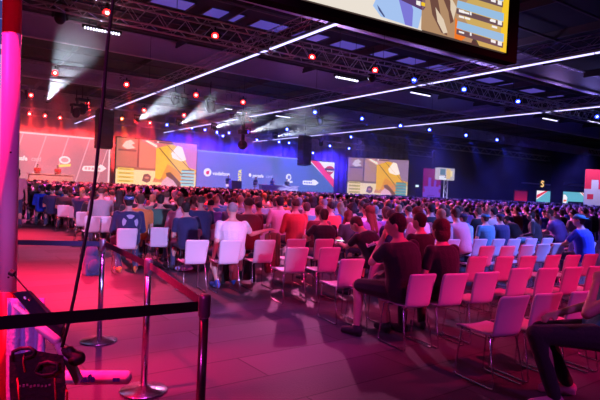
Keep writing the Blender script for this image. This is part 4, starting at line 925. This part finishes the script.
stanchion('nearest barrier post, dark, its base below the picture', pCt.x, pCt.y, M_['darkpost'])
def belt(label, a, b, m_, sag=.0, w=.05, n=14):
    mb = MB(); rr = []; a, b = V(a), V(b); d = (b-a).normalized(); sd = V((-d.y, d.x, 0)).normalized()*.0015
    for i in range(n+1):
        u = i/n; p = a.lerp(b, u)-V((0, 0, sag*4*u*(1-u))); rr.append([p+sd+V((0, 0, w/2)), p-sd+V((0, 0, w/2)), p-sd-V((0, 0, w/2)), p+sd-V((0, 0, w/2))])
    c = (a+b)/2; mb.rings(rr); mb.v = [tuple(V(v)-c) for v in mb.v]
    return tag(mb.obj('barrier_belt', m_, loc=c), label, 'barrier belt')
zt = .92
A = V((pA.x, pA.y, zt)); B = V((pB.x, pB.y, zt)); Cc = V((pCt.x, pCt.y, zt))
lA = at(-30, 243.5, d=A.x*.559+A.y*.829+.6)
belt('dark blue belt running left from the farthest post at the back', A+V((-.03, 0, 0)), at(-20, 241.5, Y=6.6), cloth('belt_blue', (.015, .03, .12)))
belt('dark belt between the farthest and the middle barrier post', A+V((.02, -.03, .0)), B+V((0, .03, .0)), M_['belt'])
belt('dark belt between the middle and the nearest barrier post', B+V((0, -.035, 0)), Cc+V((0, .035, 0)), cloth('belt_wine', (.05, .008, .015)))
e = at(-40, 326.5, d=1.75)
belt('black belt crossing the lower left in front of the bag, ending at the nearest post', Cc+V((-.035, 0, -.01)), e, M_['belt'], sag=.0)

# ------------------------------------------------------------------ striped pole at the left edge
pp = at(5, 420, d=3.3); X0, Y0 = pp.x, pp.y
t = thing('striped_pole', 'thick upright pole wrapped in white fabric with red ends at the left edge', 'pole', (X0, Y0, 0))
t.rotation_euler = (R(1.1)*math.sin(R(34)), -R(1.1)*math.cos(R(34)), 0)
rp = .052
def zpx(y): return at(12, y, d=3.3).z
zr1, zr2 = zpx(290), zpx(36)
MB().lathe([(rp*1.03, .02), (rp*1.03, zr1)], n=32).obj('lower_band', mat('pole_red', (.8, .01, .02), .45), t, True)
MB().lathe([(rp, zr1-.01), (rp, zr2)], n=32).obj('sleeve', mat('pole_white', (.82, .72, .8), .45), t, True)
MB().lathe([(rp*1.03, zr2-.01), (rp*1.03, 5.2)], n=32).obj('upper_band', mat('pole_red', (1, 1, 1)), t, True)
MB().lathe([(.0001, 0), (.25, 0), (.25, .02), (.06, .03), (.0001, .03)], n=32).obj('base_plate', M_['black'], t)
q = at(1, 220, d=3.3)-V((X0, Y0, 0)); 
MB().ell((-.0, -rp, zpx(153)), (.006, .006, .006)).ell((0, -rp, zpx(275)), (.006, .006, .006)).obj('rivet', M_['black'], t, True)
# lit poster board glimpsed left of the pole
p = at(-26, 60, Y=6.4); q = at(4.2, 60, Y=6.4)
t = thing('poster_board', 'pale lit poster board glimpsed left of the striped pole', 'poster', (p.x, 6.4, 0))
w_ = q.x-p.x
MB().box((0, 0, .3), (w_, .06, 4.2)).obj('board', glow('poster_pale', s2l(150, 150, 225), 1), t); MB().box((-.03, .06, 0), (.03, .1, 4.2)).box((w_-.06, .06, 0), (w_, .1, 4.2)).obj('frame', M_['black'], t)
for y, h_, col in [(10, .09, (60, 60, 120)), (32, .13, (45, 60, 130)), (52, .03, (70, 80, 140))]:
    z_ = at(2, y, Y=6.4).z; MB().box((w_-.17, -.01, z_-h_), (w_-.01, 0, z_+h_)).obj('print', glow('poster_ink%d' % y, s2l(*col), 1), t)
# hanging cable
pts = [at(x, y, d=2.6) for x, y in [(114, -30), (113, 0), (107, 50), (103, 100), (99, 140), (95, 180), (90.5, 212), (85, 240), (79, 272), (73.5, 300), (68, 325), (62, 347)]]
pts = [pts[0]+V((0, 0, 2.2))]+pts; c = pts[6]
mb = MB(); mb.tube([p-c for p in pts], .0085, 8); tag(mb.obj('hanging_cable', M_['rubber'], None, True, loc=c), 'thin black cable hanging slack from the roof down to the jib', 'cable')

# ------------------------------------------------------------------ camera jib, bag and cloth at the lower left
D = 2.62
def L_(x, y, d=D): return at(x, y, d=d)
def slab(name, quad, th_, m_, parent, org, d=D):
    q = [L_(x, y, d)-org for x, y in quad]; n = (q[1]-q[0]).cross(q[3]-q[0]).normalized()*th_
    if n.dot(FWD) < 0: n = -n
    mb = MB().add(q+[v+n for v in q], [(0, 1, 2, 3), (7, 6, 5, 4), (0, 4, 5, 1), (1, 5, 6, 2), (2, 6, 7, 3), (3, 7, 4, 0)])
    return part(name, bev(mb, .006), m_, parent)
org = V((L_(45, 340).x, L_(45, 340).y, 0))
t = thing('camera_jib', 'folded black camera jib with pale grip and black knob, leaning at the lower left', 'camera jib', org)
slab('panel', [(12, 293), (28, 291), (63, 327), (57, 347)], .03, mat('jib_black', (.02, .02, .03), .35), t, org)
MB().tube([L_(24, 297)-org, L_(26, 299)-org], .008, 8).tube([L_(29, 298.5)-org, L_(31, 300)-org], .008, 8).obj('screw', M_['steel'], t)
MB().tube([L_(10, 272)-org, L_(14, 274)-org], .016, 10).obj('hook', M_['rubber'], t)
MB().tube([L_(13, 274)-org, L_(40, 305)-org, L_(60, 328)-org], .004, 6).obj('strut', M_['rubber'], t)
lil = mat('grip_white', (.7, .62, .75), .45)
mb = MB(); mb.cap(L_(15, 306)-org, .012, L_(38, 325)-org, .016); mb.cap(L_(40, 327)-org, .024, L_(56, 340)-org, .026); mb.cap(L_(57, 342)-org, .018, L_(62, 352)-org, .02); t_ = mb.obj('grip', lil, t, True)
slab('arm', [(57, 349), (64, 346), (81, 380), (75, 386)], .035, lil, t, org)
mb = MB(); mb.cap(L_(64, 350)-org, .02, L_(78, 358)-org, .036); mb.ell(L_(76, 359)-org, (.038, .038, .034)); mb.cap(L_(72, 354)-org, .03, L_(70, 350)-org, .022); mb.obj('knob', M_['rubber'], t, True)
slab('column', [(57, 322), (63, 322), (63, 402), (57, 402)], .03, M_['black'], t, org, D+.02)
mb = MB(); b_ = L_(60, 402)-org; mb.tube([b_, V((b_.x, b_.y, .03))], .022, 10); mb.lathe([(.0001, 0), (.2, 0), (.2, .03), (.0001, .03)], (b_.x, b_.y, 0), 24); mb.obj('foot', M_['black'], t)
# padded tube with writing
a, b = at(52, 377.5, d=3.15), at(131, 377.5, d=3.15); c = (a+b)/2; ax = (b-a).normalized()
t = thing('padded_tube', 'pale padded tube with blue lettering, sticking out low behind the jib', 'tube', c)
L = (b-a).length/2
mb = MB(); mb.tube([-ax*L, -ax*(L*.5), ax*(L*.9), ax*(L-.012), ax*L], [.04, .042, .04, .036, .018], 20); mb.obj('padding', mat('padding_white', (.7, .6, .78), .5), t, True)
yv = UP-ax*UP.dot(ax); yv.normalize(); zv = ax.cross(yv); zv = -zv if zv.dot(FWD) > 0 else zv
eu = Matrix((ax, yv, zv)).transposed().to_euler(); dz = zv*.041
blu = mat('print_blue', (.02, .03, .4), .5)
wr = writing('lettering', 'pay', .05, blu, t, -ax*.22+dz-yv*.012, rot=eu, bold=.001, ext=.004)
wr = writing('lettering', 'safe', .062, blu, t, (at(82, 377, d=3.15)-c)+dz*1.0-yv*.014, rot=eu, bold=.001, sx=1.0, ext=.008)
for k_ in (0, 1):
    q = at(117+k_*3.6, 377.5, d=3.15)-c+dz*.97; mb = MB(); hh = .011
    mb.add([q-ax*hh-yv*hh, q+ax*hh*.8-yv*hh, q+ax*hh*.8+yv*hh, q-ax*hh+yv*hh]+[v+zv*.004 for v in (q-ax*hh-yv*hh, q+ax*hh*.8-yv*hh, q+ax*hh*.8+yv*hh, q-ax*hh+yv*hh)], [(0, 1, 2, 3), (7, 6, 5, 4), (0, 4, 5, 1), (1, 5, 6, 2), (2, 6, 7, 3), (3, 7, 4, 0)]); mb.obj('print', blu, t)
mb = MB(); cc = V((c.x, c.y, 0)); 
mb.tube([-ax*(L*.8), -ax*(L*.8)+V((0, 0, -(c.z-.02)))], .014, 8); mb.tube([ax*(-L*.8)+V((-.12, 0, -(c.z-.02))), ax*(-L*.8)+V((.12, 0, -(c.z-.02)))], .014, 8); mb.obj('stand', M_['black'], t)
# violet cloth hanging behind
mb = MB(); n, m = 16, 10; org = at(26, 340, d=2.95); vs = []
for j in range(m+1):
    for i in range(n+1):
        u, v = i/n, j/m; p = at(7+38*u, 298+112*v, d=2.95+.02*math.sin(u*17+v*3)+.015*math.sin(u*7-v*5)); vs.append(p-org)
mb.add(vs, [(j*(n+1)+i, j*(n+1)+i+1, (j+1)*(n+1)+i+1, (j+1)*(n+1)+i) for j in range(m) for i in range(n)])
me = baked(mb.mesh('c'), [('SOLIDIFY', dict(thickness=.006))]); me.shade_smooth(); me.materials.clear(); me.materials.append(mat('lilac_cloth', (.36, .3, .6), .9, bump=.5, scale=30))
tag(link('hanging_cloth', me, loc=org), 'lilac cloth hanging behind the black tote at the lower left', 'cloth')
# tote bag
org = at(34, 400, d=2.5); org.z = at(34, 412, d=2.5).z; O = V((org.x, org.y, org.z))
g = lambda x, y, dd=0: at(x, y, d=2.5+dd)-O
t = thing('tote_bag', 'black tote bag with red piping and carry loops at the lower left', 'bag', O)
fr = [(11, 357), (34, 352), (62, 357), (64, 385), (60, 412), (13, 412), (11, 385)]
mb = MB(); vs = [g(*p) for p in fr]+[g(*p, .16) for p in fr]; n = len(fr)
mb.add(vs, [tuple(range(n)), tuple(range(n, 2*n))[::-1]]+[(i, (i+1) % n, (i+1) % n+n, i+n) for i in range(n)])
me = baked(mb.mesh('c'), [('BEVEL', dict(width=.008, segments=2)), ]); part('bag_body', me, mat('bag_black', (.02, .012, .016), .7, bump=.4, scale=40), t)
rd = mat('piping_red', (.8, .03, .05), .5)
for pl in [[(19.5, 412), (19, 395), (17.5, 378)], [(56, 412), (55.5, 395), (54.5, 378)], [(25, 372), (23, 362), (24, 354)]]:
    MB().tube([g(x, y, -.006) for x, y in pl], .004, 6).obj('piping', rd, t, True)
lt = writing('lettering', 'N·MARKET·MOVE', .02, mat('bag_print', (.45, .15, .2), .6), t, g(19.5, 388, -.008), rot=Matrix((RT, UP, -FWD)).transposed().to_euler(), ext=.001, sx=.9) if False else None
for i in range(9):
    q = g(20+i*3.7, 386-.5*(i % 3), -.004); MB().box(q-V((.005, .003, .004+.003*(i % 2))), q+V((.004, .003, .005))).obj('print', mat('bag_print', (.5, .25, .3), .6), t)
for lp, dd in [([(12, 360), (13, 352), (20, 348.5), (30, 348), (35, 351), (33, 355), (25, 358)], -.01), ([(36, 372), (40, 364), (48, 362), (57, 364), (58, 370), (52, 374), (42, 375), (36, 372)], -.02)]:
    MB().tube([g(x, y, dd) for x, y in lp], .009, 8).obj('carry_loop', mat('strap_black', (.015, .012, .02), .6), t, True)
mb = MB().tube([g(64, 385, .02), g(67, 392, .0), g(67, 400, .0)], .006, 6); mb.obj('strap', rd, t)

# ------------------------------------------------------------------ bags, coats
p = at(91, 275, z=0)
t = thing('backpack', 'dark blue backpack standing on the floor behind the farthest post', 'backpack', (p.x, p.y, 0), .2)
mb = MB(); mb.ell((0, 0, .2), (.13, .1, .2)); mb.ell((0, 0, .36), (.105, .085, .13)); mb.box((-.12, -.08, 0), (.12, .08, .2)); part('bag_body', blob(mb, .014), cloth('pack_blue', (.03, .05, .14)), t)
mb = MB(); mb.ell((0, -.09, .15), (.095, .05, .12)); part('front_pocket', blob(mb, .012), cloth('pack_blue', (1, 1, 1)), t)
MB().tube([(-.05, .02, .47), (-.04, .02, .52), (.04, .02, .52), (.05, .02, .47)], .008, 6).obj('handle', M_['rubber'], t, True)
MB().tube([(.10, .08, .42), (.13, .13, .3), (.12, .1, .08)], .012, 6).tube([(-.10, .08, .42), (-.13, .13, .3), (-.12, .1, .08)], .012, 6).obj('strap', M_['rubber'], t, True)
p = at(184, 271, z=0)
t = thing('shopping_bag', 'pale blue bag lying flat on the floor under a white chair', 'bag', (p.x, p.y, 0), -.2)
mb = MB(); mb.ell((0, 0, .05), (.17, .1, .05)); mb.ell((.05, .02, .07), (.1, .08, .045)); part('bag_body', blob(mb, .012), cloth('bag_pale_blue', (.3, .45, .75)), t)
MB().tube([(-.08, -.08, .08), (-.05, -.12, .03), (.03, -.12, .03), (.06, -.08, .09)], .006, 6).obj('handle', cloth('bag_pale_blue', (1, 1, 1)), t, True)
def coat(label, x, y, cname, hem, w=.44, hood=0, top=.8):
    """a coat hung over a chair back"""
    t = thing('coat', label, 'coat', (x, y, 0), SK); mb = MB(); n = 24; rr = []
    for j in range(12):
        v = j/11; z = top-(top-hem)*v; ring = []
        for k_ in range(n):
            a = 2*math.pi*k_/n; f = 1+.06*math.sin(a*5+v*2)*v
            ring.append((w/2*f*math.cos(a)*(1 if j > 1 else .85+.1*j), -.25+(.05+.035*v)*f*math.sin(a)-.0*v-(.03*(1-v)), z+.015*math.sin(a*3)*v))
        rr.append(ring)
    mb.rings(rr); me = baked(mb.mesh('c'), [('SUBSURF', dict(levels=1, render_levels=1))]); me.shade_smooth(); part('coat_body', me, CL[cname], t)
    for sg in (-1, 1):
        mb = MB(); mb.cap((sg*w*.42, -.3, top-.06), .05, (sg*w*.5, -.31, max(hem, top-.5)), .04); part('coat_sleeve', blob(mb, .015), CL[cname], t)
    if hood: mb = MB(); mb.ell((0, -.3, top-.02), (.12, .07, .12)); part('coat_hood', blob(mb, .015), CL[cname], t)
    return t
p = at(266, 240, z=.757); o = V((p.x, p.y, 0))
coat('dark slate hooded jacket draped high over the row beyond the coats', o.x+.42, o.y+1.75, 'charcoal', .35, .36, 1, .98)
coat('long dark red coat hanging between two white chairs of the fifth row', o.x-.28, o.y+.62, 'maroon', .12, .14, 0, .80)
coat('long black coat bunched low behind the white chair', o.x-.05, o.y+.95, 'black', .05, .5, 0, .44)
coat('brown coat right of the chair with the black coat', o.x+.34, o.y+.62, 'brown', .2, .2, 0, .84)
# ------------------------------------------------------------------ light
w = bpy.data.worlds.new('world'); SC.world = w; w.use_nodes = True
w.node_tree.nodes['Background'].inputs['Color'].default_value = (.25, .2, .4, 1); w.node_tree.nodes['Background'].inputs['Strength'].default_value = .0
# stage backdrop washes
for i, (x, y) in enumerate([(29.5, 114), (60, 118), (95, 118), (144, 122)]):
    p = at(x, y, Y=50); spot(p+V((0, .5, .1)), (p.x, 55.2, 2.5), RED, 9000, 80, .8)
for i, (x, y) in enumerate([(192, 128), (217, 132), (257, 140), (300, 143), (349, 148.5)]):
    p = at(x, y, Y=50); spot(p+V((0, .5, .1)), (p.x+1, 55.2, 2.5), (.035, .015, 1), 8000, 90, .8)
spot((34, 43, 6.8), (32.5, 49, 1.4), (.7, .65, 1), 5000, 34)  # this and the next are added to brighten the stage desks
spot((8, 43, 6.8), (8, 49, 1.4), (1, .5, .5), 3500, 40)
# washes over the hall, from the cross trusses and added spots between them
spot((4.5, 39, 6.6), (6, 38, 0), RED, 5000, 90, .8)
for x in (3, 12): spot((x, 24, 6.8), (x, 25.5, 0), (1, .12, .42), 15000, 110, .8)  # these and the next row hang on no truss, added clear of the haze
for x in (20, 29, 38, 48): spot((x, 24, 6.8), (x, 25, 0), (.10, .08, 1) if x > 25 else (.4, .1, 1), 14000, 110, .8)
for x in (12, 22, 32, 42): spot((x, 38, 6.6), (x, 37, 0), (.12, .08, 1) if x > 15 else (1, .05, .2), 5000, 85, .8)
spot((4.2, 17.4, 6.6), (3.8, 12.5, 0), (1, .05, .16), 5500, 90, .8)
spot((12, 17.4, 6.6), (11.5, 12.5, 0), (1, .2, .55), 9000, 90, .8)
for x, c in ((18, (.5, .1, 1)), (24, (.14, .1, 1)), (33, (.14, .1, 1))): spot((x, 17.4, 6.6), (x, 12.5, 0), c, 9500, 95, .8)
# uplight added at the cross trusses to brighten the roof
for x, Y_, c, W in ((4, 18.6, (1, .3, .6), 220), (14, 18.2, (.75, .45, 1), 260), (24, 18.2, (.45, .35, 1), 300), (36, 18.2, (.35, .3, 1), 260), (6, 29, (1, .25, .4), 120), (20, 29, (.8, .3, .9), 120), (34, 29, (.3, .3, 1), 100)):
    spot((x, Y_, 7.6), (x+.5, Y_-.6, 10), c, W, 160, 1, .3)
for x in (14, 20, 26, 32): spot((x, 17.9, 7.5), (x, 18.9, 8.95), (.55, .35, 1), 160, 130, 1, .2)  # spots added to bring out the roof beam
# unseen spots added above and behind the camera for the coloured washes
spot((-.6, 8.0, 6.9), (.1, 8.0, 0), (1, .004, .06), 34000, 46, .9, .2)     # aisle
spot((-.4, 14, 6.9), (.2, 15, 0), (1, .01, .04), 28000, 46, .9, .2)
spot((-2.0, 4.0, 6.9), (-.1, 4.4, 0), (1, .004, .08), 14000, 44, .9, .2)
spot((1.0, 2.0, 6.9), (2.0, 4.9, 0), (.7, .03, .6), 2600, 34, .9, .2)
spot((2.2, -4.5, 3.1), (2.35, 9.0, .8), (.44, .36, 1), 7500, 18.5, .6, .25)      # unseen, low behind the camera: pale wash on the left chairs
spot((8.5, -2.0, 6.9), (5.9, 3.9, .6), (1, .005, .13), 5200, 40, .8, .2)    # crimson on the right chairs
spot((12.0, 1.0, 6.9), (9.8, 7.6, .6), (.16, .18, 1), 10000, 48, .8, .2)    # blue beyond
spot((3.0, -4.0, 6.5), (3.8, 2.2, .3), (.5, .05, .7), 750, 34, .9, .3)
spot((6.0, 3.0, 6.9), (4.6, 8.8, .8), (1, .1, .5), 4500, 46, .8, .2)
spot((-1.5, .6, 2.4), (.1, 3.0, 2.3), (.72, .04, .6), 190, 110, .8, .2)  # added low spot to brighten the striped pole
spot((-.6, 1.6, 2.2), (1.05, 4.4, .25), (.4, .22, 1), 70, 34, .8, .1)  # added low spot for the padded tube and its lettering
spot((1.5, 6.2, 6.9), (3.0, 6.9, 1.1), (.6, .2, .8), 700, 60, .8, .2)
spot((-.5, 6.0, 6.9), (2.7, 13.0, .6), (.9, .3, .8), 4500, 34, .8, .2)  # added pink wash on the far left chairs
# haze
hz = MB().box((XL+.5, 25, .05), (49.8, YF-.9, ZC-.05)); m = bpy.data.materials.new('stage_haze'); m.use_nodes = True; nt = m.node_tree
nt.nodes.clear(); o_ = nt.nodes.new('ShaderNodeOutputMaterial'); vs = nt.nodes.new('ShaderNodeVolumeScatter'); vs.inputs['Density'].default_value = .0065; vs.inputs['Anisotropy'].default_value = .6; vs.inputs['Color'].default_value = (1, 1, 1, 1)
nt.links.new(vs.outputs['Volume'], o_.inputs['Volume'])
tag(hz.obj('haze', m), 'thin stage haze filling the hall air', 'haze', kind='stuff')
# render look
SC.view_settings.view_transform = 'Standard'; SC.view_settings.look = 'None'; SC.view_settings.gamma = 1; SC.view_settings.use_curve_mapping = False; SC.view_settings.exposure = 0
SC.cycles.use_denoising = True
try: SC.cycles.denoiser = 'OPENIMAGEDENOISE'
except Exception: pass
SC.cycles.max_bounces = 5; SC.cycles.volume_bounces = 1; SC.cycles.diffuse_bounces = 3; SC.cycles.glossy_bounces = 3
SC.cycles.use_light_tree = True; SC.cycles.sample_clamp_indirect = 6
